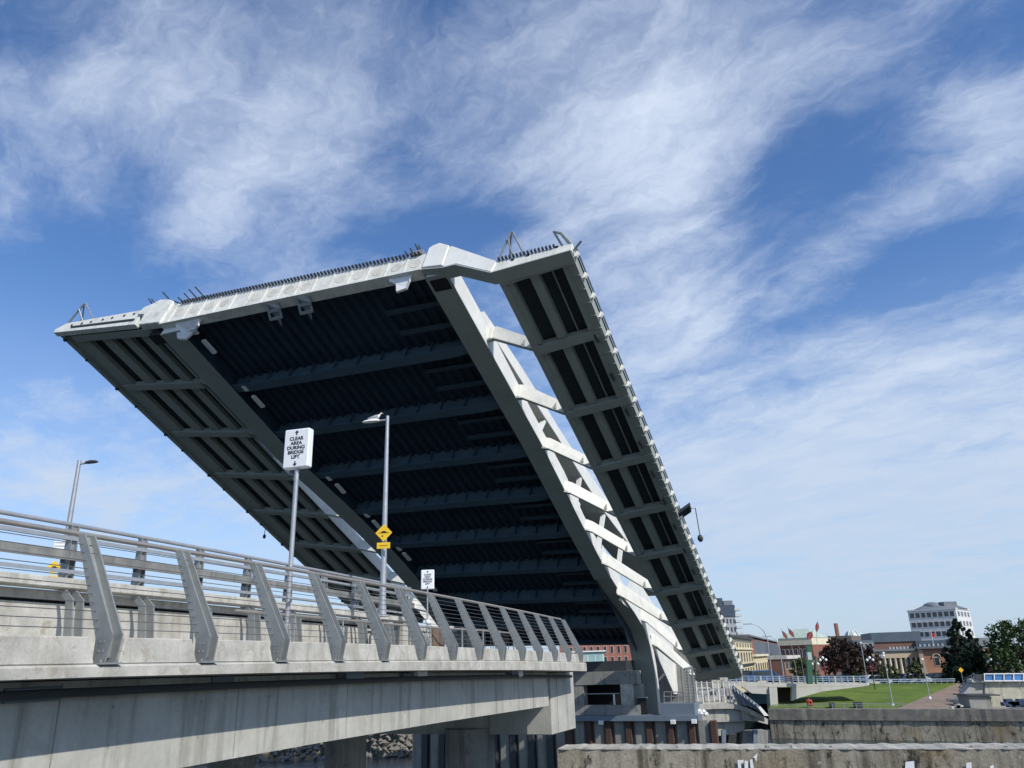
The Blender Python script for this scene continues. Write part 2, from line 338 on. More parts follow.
# the left girder and deck edge bow gently inwards towards the pivot
def bow(s):
    return math.sin(math.pi*(s-9)/26)*1.0 if 9<s<35 else 0
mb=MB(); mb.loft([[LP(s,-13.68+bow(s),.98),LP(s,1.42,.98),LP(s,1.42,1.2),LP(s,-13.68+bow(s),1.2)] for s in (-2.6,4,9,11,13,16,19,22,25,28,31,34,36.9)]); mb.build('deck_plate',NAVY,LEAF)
mb=MB(); k=-13.35
while k<1.2:
    e=36.6
    while bow(e)-13.68>k-.25 and e>8: e-=.3
    mb.prism([LP(-2.5,k-.17,.975),LP(-2.5,k-.1,.80),LP(-2.5,k+.1,.80),LP(-2.5,k+.17,.975)],SL*(e+2.5)); k+=.62
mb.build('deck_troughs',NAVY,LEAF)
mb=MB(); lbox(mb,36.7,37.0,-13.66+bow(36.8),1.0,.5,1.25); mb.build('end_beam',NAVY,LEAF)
# floor beams
STUB=mat('stub_beam_paint',(.036,.058,.08),.6,bump=0)
for i in range(8):
    s=2.1+4.33*i; mb=MB(); L0=-13.68+bow(s)
    lbox(mb,s+.15,s+.21,L0,1.42,.02,.97)
    mb.loft([[LP(s-.12,t,n-.04),LP(s+.48,t,n-.04),LP(s+.48,t,n+.02),LP(s-.12,t,n+.02)] for t,n in ((L0,.12),(L0+1,.0),(-6,-.0),(.3,.0),(1.42,.12))])
    for q in range(9): lbox(mb,s-.05,s+.14,L0+.9+q*1.5,L0+.94+q*1.5,.02,.96)
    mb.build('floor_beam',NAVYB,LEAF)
for i in range(8):
    for j in (1,2):
        s=2.1+4.33*(i-1)+1.45*j
        if s<-1.5: continue
        mb=MB(); lbox(mb,s,s+.28,-1.9,1.42,.42,.47); lbox(mb,s+.12,s+.16,-1.9,1.42,.47,.66); mb.build('stub_beam',STUB,LEAF)
# main girders: box bottom chord, soffit plate greyed for shade, white webs
def gprof(s):  # bottom n
    pts=[(-2.6,0),(10,0),(18,-.45),(26,-.7),(31,-.75)]
    for (a,b),(c,d) in zip(pts,pts[1:]):
        if s<=c: return b+(d-b)*(s-a)/(c-a)
    return pts[-1][1]
def gtop(s):
    pts=[(-2.6,1.1),(3,1.12),(8,.92),(14,.84),(18,.36),(26,.2),(31,.3)]
    for (a,b),(c,d) in zip(pts,pts[1:]):
        if s<=c: return b+(d-b)*(s-a)/(c-a)
    return pts[-1][1]
def tbot(s):
    pts=[(-2.6,1.1),(3.2,1.17),(6.4,1.5),(8.7,1.75),(12,2.17),(21.5,3.04),(31,4.9),(40,6.4)]
    for (a,b),(c,d) in zip(pts,pts[1:]):
        if s<=c: return b+(d-b)*(s-a)/(c-a)
    return pts[-1][1]
def ttop(s):
    pts=[(-2.6,1.3),(1.6,1.5),(4.4,2.05),(7.8,2.45),(13.6,2.97),(17.1,3.6),(24.8,4.85),(31,6.0),(40,8.2)]
    for (a,b),(c,d) in zip(pts,pts[1:]):
        if s<=c: return b+(d-b)*(s-a)/(c-a)
    return pts[-1][1]
S_GIR=0
def girder(tl0,tr0,side):
    off=(lambda s:0) if side>0 else bow
    gprof=globals()['gprof'] if side>0 else (lambda s:0.0)
    gtop=globals()['gtop'] if side>0 else (lambda s:1.0)
    TR=lambda s:tr0+off(s)
    tl=tl0; tr=tr0
    S=[-2.6,0,3,6,8,10,12,14,16,18,20,22,24.3]+([] if side>0 else [27,30,32])
    def tl_(s): return tl+off(s)
    def gb(s): return gprof(s)
    mb=MB(); mb.loft([[LP(s,tl_(s),gb(s)),LP(s,TR(s),gb(s)),LP(s,TR(s),gtop(s)),LP(s,tl_(s),gtop(s))] for s in S])
    gi=mb.build('main_girder',WHITE,LEAF)
    mb=MB(); mb.loft([[LP(s,tl_(s)-.05,gprof(s)-.055),LP(s,TR(s)+.05,gprof(s)-.055),LP(s,TR(s)+.05,gprof(s)-.006),LP(s,tl_(s)-.05,gprof(s)-.006)] for s in S]); mb.build('bottom_flange',GREYP,gi)
    ow=(tl_ if side>0 else (lambda s:TR(s)+.014))
    mb=MB(); mb.loft([[LP(s,ow(s)-.012,gprof(s)+.0),LP(s,ow(s)-.004,gprof(s)+.0),LP(s,ow(s)-.004,1.22),LP(s,ow(s)-.012,1.22)] for s in S+[30,37]]); mb.build('inner_web_shade',NAVY,gi)  # thin dark sheet closes the gap and paints shade over the white web
    wl_=lambda s: tl+off(s)-(.075*max(0,min(s,26)-11) if side>0 else 0)
    mb=MB(); S2=[1.2,3,6,8,10,12,15,18,21,24,27,31,35,40]
    mb.loft([[LP(s,wl_(s)+.1,tbot(s)),LP(s,TR(s)-.01,tbot(s)),LP(s,TR(s)-.01,ttop(s)),LP(s,wl_(s)+.1,ttop(s))] for s in S2]); tcd=mb.build('top_chord',WHITE,LEAF)
    mb=MB(); mb.loft([[LP(s,wl_(s)+.12,tbot(s)-.03),LP(s,TR(s)-.03,tbot(s)-.03),LP(s,TR(s)-.03,tbot(s)-.004),LP(s,wl_(s)+.12,tbot(s)-.004)] for s in S2]); mb.build('soffit_shade_plate',GREYP,tcd)  # grey plate puts the shade of the chord's soffit into its colour
    # web members
    mem=[(10.0,10.5,.10),(16.9,17.1,.10),(21.9,22.3,.12),(26.4,26.9,.14)]
    for a,b,w in mem:
        tr=TR(a)
        pa=(a,gtop(a)-.1); pb=(b,tbot(b)+.15); d=Vector((pb[0]-pa[0],pb[1]-pa[1],0)).normalized(); q=(-d.y*w,d.x*w)
        mb=MB(); mb.prism([LP(pa[0]+q[0],tr-.35,pa[1]+q[1]),LP(pa[0]-q[0],tr-.35,pa[1]-q[1]),LP(pb[0]-q[0],tr-.35,pb[1]-q[1]),LP(pb[0]+q[0],tr-.35,pb[1]+q[1])],ST*.28); mb.build('truss_member',WHITE,LEAF)
girder(1.42,2.48,1); girder(-14.98,-13.7,-1)
# pivot legs: curved down from the girder to the pier
def find_t(s_,n_,xpx):
    lo,hi=-3.0,2.4
    for _ in range(30):
        mid=(lo+hi)/2; q=LP(s_,mid,n_); xx=512+F_PX*q.dot(CX)/q.dot(FW)
        if xx<xpx: lo=mid
        else: hi=mid
    return (lo+hi)/2
LEGPX=[((585.2,559.5),(600.8,559.5)),((593.6,576),(609.3,576)),((602.5,593),(619.5,592.5)),((614.7,613),(633.5,612)),((624,630),(644,629)),((629.5,648),(650,647)),((633,667),(653.5,666)),((635.5,688),(656,687)),((638.0,718),(658.8,717))]
LEGP=[]
for (lx,ly),(rx,ry) in LEGPX:
    s_,n_=inT(rx,ry,2.48); LEGP.append((s_,n_,find_t(s_,n_,lx)))
def leg(dt,side):
    mb=MB(); mb.loft([[LP(s,l0+dt,n),LP(s,2.48+dt,n),LP(s+.75*f,2.48+dt,n+1.1-.75*f),LP(s+.75*f,l0+dt,n+1.1-.75*f)] for (s,n,l0),f in list(zip(LEGP,(.0,.0,.15,.3,.6,.85,1,1,1)))[(0 if side>0 else 4):]]); lg=mb.build('pivot_leg',GREYP,LEAF,smooth=35)
    mb=MB(); mb.loft([[LP(s+.02,2.485+dt,n+.02),LP(s+.02,2.52+dt,n+.02),LP(s+.75*f,2.52+dt,n+1.08-.75*f),LP(s+.75*f,2.485+dt,n+1.08-.75*f)] for (s,n,_),f in list(zip(LEGP,(.0,.0,.15,.3,.6,.85,1,1,1)))[(0 if side>0 else 4):]]); mb.build('side_web',WHITE,lg)
    return lg
leg(0,1); leg(-15.6,-1)
# pivot ring plates in the web plane of the right truss
def plate(name,pts,t,th,m,par=LEAF):
    mb=MB(); mb.prism([LP(*[(inT(x,y,t))[0],t,(inT(x,y,t))[1]]) for x,y in pts],ST*th); return mb.build(name,m,par)
plate('pivot_web_plate',[(652,646),(690,676),(686,694),(673.5,694)],2.40,.08,WHITE)
plate('pivot_web_plate',[(618,600),(640,618),(654,645),(692,677),(680,640),(650,600),(634,575)],2.30,.06,WHITE)
plate('pivot_stiffener',[(673.6,664),(674.6,664.8),(674.6,694),(673.6,694)],2.49,.1,WHITE)
# outrigger ribs
def rnL(t): return .95+(-16.6-t)*.135     # bottom of left walkway
def rnR(t): return -1.12+.155*(t-5.35)    # bottom of right walkway
RS=[1.9+4.77*k for k in range(9)]
TIPS=-2.9
RIBPX=[((487.5,340),(487,320)),((515.6,398),(517,381.5)),((542,448),(541,431.5)),((564,491.5),(563,475.5)),((585,529.5),(583.6,514)),((601.5,563),(600.8,548.4)),((617,594),(616.3,578.5)),((640.6,619.7),(639.3,604)),((651.5,644),(650,629))]
def rib(k):
    s=RS[k]; (bx,by),(tx,ty)=RIBPX[k]
    sb,nb=inT(bx,by,2.5); st,nt_=inT(tx,ty,2.5); L3=lambda t,n,ss: LP(ss,t,n)
    mix=lambda f: sb+(s-sb)*f
    B=[L3(2.5,nb,sb),L3(2.85,nb+.02,mix(.12)),L3(5.1,-1.04,s),L3(5.36,-1.12,s)]
    T=[L3(2.5,nt_,mix(.0)),L3(2.85,nt_-.02,mix(.12)),L3(4.95,-.24,s),L3(5.34,-.44,s)]
    mb=MB(); mb.loft([[b,b+SL*.22,t+SL*.22,t] for b,t in zip(B,T)]); rb=mb.build('outrigger_rib',CREAMP,LEAF,bevel=.025)
    mb=MB(); mb.loft([[b-SL*.06-SN*.05,b+SL*.12-SN*.05,b+SL*.12-SN*.004,b-SL*.06-SN*.004] for b in B]); mb.build('rib_flange',GREYP,rb)
    # box shaped knuckle wrapping the girder edge
    mb=MB(); mb.loft([[L3(t,nb+.06,mix(f))-SL*.05,L3(t,nt_-.06,mix(f))-SL*.05,L3(t,nt_-.06,mix(f))+SL*.2,L3(t,nb+.06,mix(f))+SL*.2] for t,f in ((2.46,0),(2.62,.05),(2.70,.07))]); mb.build('knuckle',CREAMP,rb,bevel=.02)
    c=(B[2]+T[2])/2; a=(B[1]+T[1])/2; p=a+(c-a)*.78
    mb=MB(); mb.prism([p-SL*.03-SN*.3,p-SL*.03+ST*.22-SN*.42,p-SL*.03+ST*.16+SN*.05],SL*.025); mb.build('gusset_plate',GREYP,rb)
    return rb
for k in range(9): rib(k)
# bolted splice plates on the girder web
for k in range(5):
    s=.4+k*4.77; mb=MB(); lbox(mb,s+2,s+2.5,2.484,2.495,gprof(s)+.1,gtop(s)-.12)
    sp=mb.build('splice_plate',WHITE,LEAF)
for k in range(5):
    s=1.2+k*4.77; mb=MB(); lbox(mb,s-.2,s+.2,1.6,2.3,gprof(s)-.068,gprof(s)-.058); mb.build('soffit_splice',GREYP,LEAF)

# heavier ribs towards the pivot
# left outriggers (short, seen from below through the gap)
for s in RS[:8]:
    mb=MB(); mb.prism([LP(s,t,n) for t,n in [(-15.0+bow(s),.35),(-15.0+bow(s),1.5),(-16.5,1.6),(-16.6,.95)]],SL*.3); mb.build('outrigger_rib',GREYP if s<12 else WHITE,LEAF)  # grey ribs near the tip carry the gap's shade in their colour
# ---- right walkway
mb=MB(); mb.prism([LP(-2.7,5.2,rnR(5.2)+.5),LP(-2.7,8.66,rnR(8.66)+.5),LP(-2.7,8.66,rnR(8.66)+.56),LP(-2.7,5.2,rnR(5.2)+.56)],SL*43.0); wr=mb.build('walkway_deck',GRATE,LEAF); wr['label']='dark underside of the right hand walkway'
def strR(t0_,t1,m=GREYP,d=0,s0=-2.7,s1=40.2,name='walkway_stringer'):
    mb=MB(); mb.prism([LP(s0,t0_,rnR(t0_)+d),LP(s0,t1,rnR(t1)+d),LP(s0,t1,rnR(t1)+.48),LP(s0,t0_,rnR(t0_)+.48)],SL*(s1-s0)); return mb.build(name,m,LEAF)
strR(5.22,5.50,d=.0); strR(5.50,5.72,d=.12); strR(6.5,6.9,d=.14); strR(7.42,7.47,d=.36); strR(8.02,8.34,d=.05); eb=strR(8.34,8.62,d=.02)
for s in RS+[ -2.55]:
    mb=MB(); w=.30
    mb.prism([LP(s,5.24,rnR(5.24)-.03),LP(s,8.5,rnR(8.5)+.03),LP(s,8.5,rnR(8.5)+.44),LP(s,5.24,rnR(5.24)+.44)],SL*w); 
    mb.prism([LP(s-.12,5.24,rnR(5.24)-.07),LP(s-.12,8.56,rnR(8.56)-.03),LP(s-.12,8.56,rnR(8.56)+.01),LP(s-.12,5.24,rnR(5.24)-.032)],SL*(w+.24)); mb.build('walkway_cross_beam',GREYP,LEAF)
# end beam of the walkway at the pivot
mb=MB(); mb.prism([LP(38.9,5.2,rnR(5.2)-.02),LP(38.9,8.6,rnR(8.6)-.02),LP(38.9,8.6,rnR(8.6)+.5),LP(38.9,5.2,rnR(5.2)+.5)],SL*1.3); mb.build('walkway_end_beam',GREYP,LEAF)
# brackets and railing posts along the outer edge of the right walkway
s=-1.5
while s<39:
    mb=MB(); lbox(mb,s,s+.04,8.3,8.64,rnR(8.3)-.0,rnR(8.6)+.1); mb.build('edge_bracket',GREYP,LEAF); s+=.8

s=-2.4
pnum=0
while s<39.5:
    mb=MB(); b=rnR(8.66)+.1
    mb.prism([LP(s,8.62,b),LP(s,8.74,b+.02),LP(s,8.83,b+.16),LP(s,8.83,b+.26),LP(s,8.74,b+.36),LP(s,8.68,b+.36)],SL*.12); mb.build('railing_post',WHITE,LEAF); s+=1.19; pnum+=1
mb=MB()
for k,(t,h) in enumerate([(8.70,.52)]): mb.tube([LP(-2.5,t,rnR(8.66)+.1+h),LP(39.5,t,rnR(8.66)+.1+h)],.025 if k else .04,6)
mb.build('railing_cables',GALV,LEAF)
mb=MB()
for k in range(14):
    s=2+k*2.7
    mb.tube([LP(s,8.2,rnR(8.2)-.02),LP(s+.5,8.25,rnR(8.2)-.06)],.05,6)
mb.build('conduit_boxes',DARKST,LEAF)
# conduits seen as a light line below the outer stringer
# ---- left walkway
def strL(t0_,t1,m=GREYP,d=0,s0=-2.7,s1=34,name='walkway_stringer'):
    mb=MB(); mb.prism([LP(s0,t0_,rnL(t0_)+d),LP(s0,t1,rnL(t1)+d),LP(s0,t1,rnL(t1)+.5),LP(s0,t0_,rnL(t0_)+.5)],SL*(s1-s0)); return mb.build(name,m,LEAF)
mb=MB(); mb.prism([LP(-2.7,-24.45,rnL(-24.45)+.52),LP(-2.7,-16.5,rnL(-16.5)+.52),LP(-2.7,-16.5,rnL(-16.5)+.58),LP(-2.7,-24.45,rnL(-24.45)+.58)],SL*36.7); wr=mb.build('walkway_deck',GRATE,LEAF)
strL(-24.5,-24.2,d=.05); strL(-24.2,-22.7,d=.2); strL(-21.6,-20.75,d=.22); strL(-19.85,-19.15,d=.22); strL(-18.2,-17.5,d=.22); strL(-16.72,-16.5,d=.1)
for s in RS[:8]+[-2.6]:
    mb=MB(); s_=s+.25
    mb.prism([LP(s_,-23.6,rnL(-23.6)+.08),LP(s_,-16.5,rnL(-16.5)-.03),LP(s_,-16.5,rnL(-16.5)+.45),LP(s_,-23.6,rnL(-23.6)+.45)],SL*.3)
    mb.prism([LP(s_-.1,-23.6,rnL(-23.6)+.04),LP(s_-.1,-16.5,rnL(-16.5)-.07),LP(s_-.1,-16.5,rnL(-16.5)-.032),LP(s_-.1,-23.6,rnL(-23.6)+.078)],SL*.5); mb.build('walkway_cross_beam',GREYP,LEAF)
    mb=MB(); mb.ball(LP(s_+.1,-24.3,rnL(-24.3)-.02),.12,.12,.12,8,5); mb.build('edge_fitting',DARKST,LEAF); mb=MB(); mb.ball(LP(s_+1.9,-24.3,rnL(-24.3)-.02),.09,.09,.09,8,5); mb.build('edge_fitting',DARKST,LEAF)
s=-2.4
while s<33:
    mb=MB(); b=rnL(-24.5)+.2
    mb.prism([LP(s,-24.5,b),LP(s,-24.6,b+.1),LP(s,-24.0,b+1.5),LP(s,-23.9,b+1.5)],SL*.09); mb.build('railing_post',GALV,LEAF); s+=2.2
# ---- tip of the leaf
def tipseg(name,pts,th,m,bev=.02):
    mb=MB(); mb.prism([LP(TIPS-th,t,n) for t,n in pts],SL*(th+.35)); return mb.build(name,m,LEAF,bevel=bev)
tb=tipseg('tip_beam',[(-15.0,.42),(1.3,.20),(1.3,1.45),(-15.0,2.0)],0,TIPW)
for i in range(15):   # pressed panels and stiffeners on the end face
    a=-14.6+i*1.06; lo=.42-(a+15)/16.3*.22; hi=2.0-(a+15)/16.3*.55
    mb=MB(); mb.prism([LP(TIPS-.05,a,lo+.02),LP(TIPS-.05,a+.06,lo+.02),LP(TIPS-.05,a+.06,hi-.02),LP(TIPS-.05,a,hi-.02)],SL*.048); mb.build('end_stiffener',TIPW,tb)
STC=mat('stained_cover',(.56,.53,.46),.7,var=.25,scale=2)
for i in range(15):
    a=-14.05+i*1.06; mid=(1.2-(a+15)/16.3*.38)
    c=LP(TIPS-.012,a,mid)
    pts=[c+ST*(.3*math.cos(q*math.pi/6))+SN*(.3*math.sin(q*math.pi/6)) for q in range(12)]
    if i not in (4,9): mb=MB(); mb.prism(pts,SL*.008); mb.build('round_cover',STC,tb)
mb=MB(); mb.prism([LP(TIPS-.12,-15,.34),LP(TIPS-.12,1.3,.12),LP(TIPS-.12,1.3,.19),LP(TIPS-.12,-15,.41)],SL*.6); mb.build('lower_flange',TIPW,tb)
# finger joint comb
mb=MB(); a=-14.3
while a<1.0:
    hi=2.0-(a+15)/16.3*.55
    mb.prism([LP(TIPS-.2,a,hi-.06),LP(TIPS-.2,a+.09,hi-.06),LP(TIPS-.2,a+.09,hi+.03),LP(TIPS-.2,a,hi+.03)],SL*.3); a+=.21
mb.build('finger_joint',DARKST,tb)
# corner nose blocks and kinks to the walkways
tipseg('nose_block',[(-16.75,.72),(-15.35,.55),(-15.02,.46),(-15.02,2.25),(-15.6,2.55),(-16.3,2.72),(-16.75,2.5),(-17.35,2.35),(-17.5,1.75),(-16.9,1.6)],.12,TIPW,.04)
tipseg('nose_block',[(1.32,.24),(2.45,.08),(2.45,1.55),(1.85,1.95),(1.5,1.85),(1.32,1.7)],.12,WHITE,.04)
tipseg('tip_outrigger',[(2.47,.0),(3.1,.05),(5.1,-1.12),(5.25,-.42),(2.6,1.52),(2.47,1.56)],.05,WHITE,.03)
mb=MB(); mb.loft([[LP(TIPS-.08,t,n-.06),LP(TIPS+.6,t,n-.06),LP(TIPS+.6,t,n-.01),LP(TIPS-.08,t,n-.01)] for t,n in ((1.32,.2),(2.47,-.02),(3.1,.0),(5.1,-1.16),(8.7,-.76))]); mb.build('tip_bottom_flange',GREYP,LEAF)
tr_=tipseg('walkway_tip_beam',[(5.12,-1.12),(8.72,-.72),(8.72,-.24),(5.12,-.36)],0,TIPW)
for a in (6.0,6.7,8.0):
    mb=MB(); mb.box(LP(TIPS-.01,a,-.62+.12*(a-5.1)),ST*.14,SN*.1,SL*.05); mb.build('drain_hole',BLACK,tr_)
mb=MB(); a=5.3
while a<8.0:
    mb.prism([LP(TIPS-.14,a,-.40+.035*(a-5.1)),LP(TIPS-.14,a+.07,-.40+.035*(a-5.1)),LP(TIPS-.14,a+.07,-.29+.035*(a-5.1)),LP(TIPS-.14,a,-.29+.035*(a-5.1))],SL*.2); a+=.17
mb.build('finger_joint',DARKST,tr_)
tl_o=tipseg('walkway_tip_beam',[(-24.65,2.02),(-17.3,1.0),(-17.3,2.25),(-24.0,2.72),(-24.75,2.35)],0,TIPW)
mb=MB(); mb.prism([LP(TIPS-.06,-23.2,2.10),LP(TIPS-.06,-17.6,1.38),LP(TIPS-.06,-17.6,1.5),LP(TIPS-.06,-23.2,2.2)],SL*.058); mb.build('tip_slot',DARKST,tl_o)
for a in (-23.3,-22.4,-21.6,-20.6,-19.8,-18.8,-18.0): mb=MB(); mb.box(LP(TIPS-.01,a,2.32-.06*(a+23)),ST*.12,SN*.12,SL*.05); mb.build('drain_hole',BLACK,tl_o)
# frames and barrier arms at the tip (seen as thin dark poles against the sky)
def aframe(t,n,tw=1.5,h=1.7,nm='gate_frame'):
    mb=MB()
    mb.tube([LP(TIPS+.1,t,n),LP(TIPS-.35,t+tw*.45,n+h)],.06,6); mb.tube([LP(TIPS+1.2,t+.1,n),LP(TIPS-.35,t+tw*.45,n+h)],.05,6)
    mb.tube([LP(TIPS+.1,t+tw,n-.1),LP(TIPS-.35,t+tw*.5,n+h)],.045,6); mb.tube([LP(TIPS+.3,t+tw*.55,n),LP(TIPS-.3,t+tw*.35,n+h*.7)],.035,6)
    return mb.build(nm,GALV,LEAF)
aframe(-24.1,2.6,2.4,1.25); aframe(5.2,-.2,1.3,1.3)
mb=MB(); mb.tube([LP(TIPS+.2,8.2,-.1),LP(TIPS-.3,7.85,.5)],.05,6); mb.tube([LP(TIPS+.2,8.6,-.1),LP(TIPS-.2,8.2,.35),LP(TIPS-.3,7.85,.5)],[.1,.07,.04],6); mb.tube([LP(TIPS+.2,8.7,-.5),LP(TIPS-.1,9.15,-.35)],.05,6); mb.build('gate_frame',GALV,LEAF)
def poles(t,n,lst):
    mb=MB()
    for dt,dn,dt2,h in lst: mb.tube([LP(TIPS+.3,t+dt,n+dn),LP(TIPS-.1,t+dt2,n+h*.55)],.04,6)
    return mb.build('barrier_arm_rack',DARKST,LEAF)
poles(-16.9,2.5,[(0,0,-.6,1.1),(.25,0,-.3,.9),(1.6,-.2,.3,1.7)])
poles(-14.1,1.9,[(.1,0,-.8,1.1),(.5,0,-.5,1.6),(1.0,0,-.3,2.1),(1.5,0,.1,2.3),(0,0,-1.0,.7)])
poles(.3,1.4,[(.3,0,-.1,1.2),(.6,0,.1,1.7),(.1,0,-.35,.9),(.75,0,.35,1.3)])
mb=MB(); mb.box(LP(TIPS+.1,.75,1.6),ST*.5,SN*.3,SL*.4); mb.build('gear_box',GALV,LEAF)
mb=MB(); mb.box(LP(TIPS+.2,-13.9,2.1),ST*1.1,SN*.25,SL*.4); mb.build('gear_box',GALV,LEAF)
# brackets hanging below the tip
def hang(t,n,w,h,m=GALV):
    mb=MB()
    mb.prism([LP(TIPS+.1,t,n),LP(TIPS+.1,t+w,n),LP(TIPS+.3,t+w,n-h*.5),LP(TIPS+1.2,t+w*.5,n-h)],ST*.03)
    mb.prism([LP(TIPS+.0,t,n),LP(TIPS+.0,t+.12,n),LP(TIPS+.7,t+.12,n-h),LP(TIPS+.7,t,n-h)],SN*.04)
    mb.prism([LP(TIPS+.0,t+w-.12,n),LP(TIPS+.0,t+w,n),LP(TIPS+.7,t+w,n-h*.9),LP(TIPS+.7,t+w-.12,n-h*.9)],SN*.04)
    mb.prism([LP(TIPS+.3,t,n-h*.45),LP(TIPS+.3,t+w,n-h*.45),LP(TIPS+.42,t+w,n-h*.6),LP(TIPS+.42,t,n-h*.6)],SN*.03)
    mb.prism([LP(TIPS+.62,t,n-h*.9),LP(TIPS+.62,t+w,n-h*.85),LP(TIPS+.75,t+w,n-h),LP(TIPS+.75,t,n-h*1.05)],SN*.03)
    return mb.build('hanging_bracket',m,LEAF)
hang(-7.8,.25,.8,.5); hang(-5.9,.22,.8,.5)
mb=MB(); mb.prism([LP(TIPS+.05,-13.9,.3),LP(TIPS+.05,-12.2,.3),LP(TIPS+.15,-12.2,-.1),LP(TIPS+.6,-13.0,-.1),LP(TIPS+.7,-13.4,-.35),LP(TIPS+.6,-13.9,-.3)],SL*.12); mb.build('lock_bracket',LAMPW,LEAF)
mb=MB(); mb.prism([LP(TIPS+.05,-.45,.3),LP(TIPS+.05,.7,.3),LP(TIPS+.1,.7,-.25),LP(TIPS+.3,.5,-.5),LP(TIPS+.3,0,-.6),LP(TIPS+.2,-.1,-.15),LP(TIPS+.05,-.45,0)],SL*.12); mb.build('lock_bracket',LAMPW,LEAF)
mb=MB(); lbox(mb,TIPS+.5,TIPS+1.2,1.5,2.4,-.06,-.005); mb.build('tip_recess',BLACK,LEAF)
mb=MB(); lbox(mb,TIPS+.5,TIPS+1.2,-16.3,-15.0,.3,.6); mb.build('tip_recess',BLACK,LEAF)
# light fixtures under the deck
for (s,kind) in [(-2.3,0),(-1.1,1),(2.3,0),(3.5,1),(6.9,0),(8.1,1),(11.2,0),(12.4,1),(15.6,0),(16.8,1),(20.0,0),(21.1,1),(24.6,0),(25.7,1)]:
    mb=MB()
    if kind: lbox(mb,s-.5,s+.5,-12.94+bow(s)*.8,-12.68+bow(s)*.8,-.05,.08)
    else: lbox(mb,s-.2,s+.2,-12.98+bow(s)*.8,-12.70+bow(s)*.8,-.05,.06)
    mb.build('light_fixture',LAMPW,LEAF)
# inspection arms with a hanging weight
mb=MB(); b=rnR(8.6); mb.prism([LP(17.5,8.66,b+.2),LP(18.1,8.66,b+.2),LP(17.8,9.35,b+.45),LP(17.35,9.35,b+.6)],SN*.25)
p=LP(17.6,9.25,b+.55); q=p+Vector((.38,0,.05)); mb.tube([p,q,q+Vector((.1,0,-1.7))],.03,6); mb.ball(q+Vector((.1,0,-1.8)),.17,.17,.22,8,6); mb.build('signal_arm',DARKST,LEAF,smooth=40)
p=LP(19.2,-24.4,rnL(-24.5)+.1); mb=MB(); mb.tube([p,p+Vector((-.12,0,.0)),p+Vector((-.14,0,-.5))],.03,6); mb.ball(p+Vector((-.14,0,-.6)),.13,.13,.18,8,6); mb.build('signal_arm',DARKST,LEAF,smooth=40)
# white parapet panels seen through the gap beside the left girder
mb=MB(); mb.prism([LP(9.5,-16.46,.9),LP(35,-16.46,.9),LP(35,-16.46,1.75),LP(12,-16.46,1.75)],ST*.05); mb.build('gap_panel',WHITE,LEAF)
mb=MB(); lbox(mb,-2.6,8.0,-16.5,-15.0,1.25,1.32); mb.build('dark_gap_strip',GRATE,LEAF)  # dark strip across the gap near the tip
# ---------------------------------------------------------------- approach bridge (near left)
TN=Vector((.322,.947,0)).normalized(); NI=Vector((-TN.y,TN.x,0))      # along the deck, inward (left)
def zb(y): return .12-.00055*max(0,y-9)**2
def E_(y,off=0,h=0): return Vector((-4.63+.34*(y-9.12),y,zb(y)+h))+NI*off      # point at deck station y
YS=[9.12+1.53*i for i in range(-9,14)]
YFINE=[-5+1.0*i for i in range(35)]+[29.6]
YFINE=[y for y in YFINE if y<29.7]
APP=thing('approach_bridge',(1,28,-8),'concrete approach bridge with haunched girder and stepped kerb, running in from the left','bridge')
def sweep(mb,prof,ys,zoff=None):
    """prof: list of (offset inward, height) ; closed section swept along the deck"""
    secs=[[E_(y,o,(h(y) if callable(h) else h)) for o,h in prof] for y in ys]; return mb.loft(secs)
bot=lambda y:-.15-.15*max(0,(y-9))/20
mb=MB(); sweep(mb,[(-.04,bot),(-.04,-.045),(0,-.02),(5.6,-.02),(5.6,-.3),(.8,lambda y:bot(y)-.02)],YFINE); mb.build('deck_slab',CONC,APP)
# kerb blocks with sloping ends either side of every post
for i in range(len(YS)-1):
    y0,y1=YS[i],YS[i+1]
    a,b=y0+.16,y1-.16; mb=MB(); q=.085
    mb.loft([[E_(y,0.0,-.018),E_(y,.42,-.018),E_(yt,.36,.27),E_(yt,.03,.27)] for y,yt in ((a,a+q),(b,b-q))]); kb=mb.build('kerb_block',CONC,APP,bevel=.012)
    c=(a+b)/2
y0=YS[-1]; mb=MB(); mb.loft([[E_(y,0.0,-.018),E_(y,.42,-.018),E_(yt,.36,.27),E_(yt,.03,.27)] for y,yt in ((y0+.16,y0+.24),(y0+.62,y0+.6))]); mb.build('kerb_block',CONC,APP,bevel=.012)
mb=MB(); sweep(mb,[(.43,-.018),(.9,-.018),(.9,.06),(.43,.06)],YFINE); mb.build('kerb_channel',CONCS,APP)
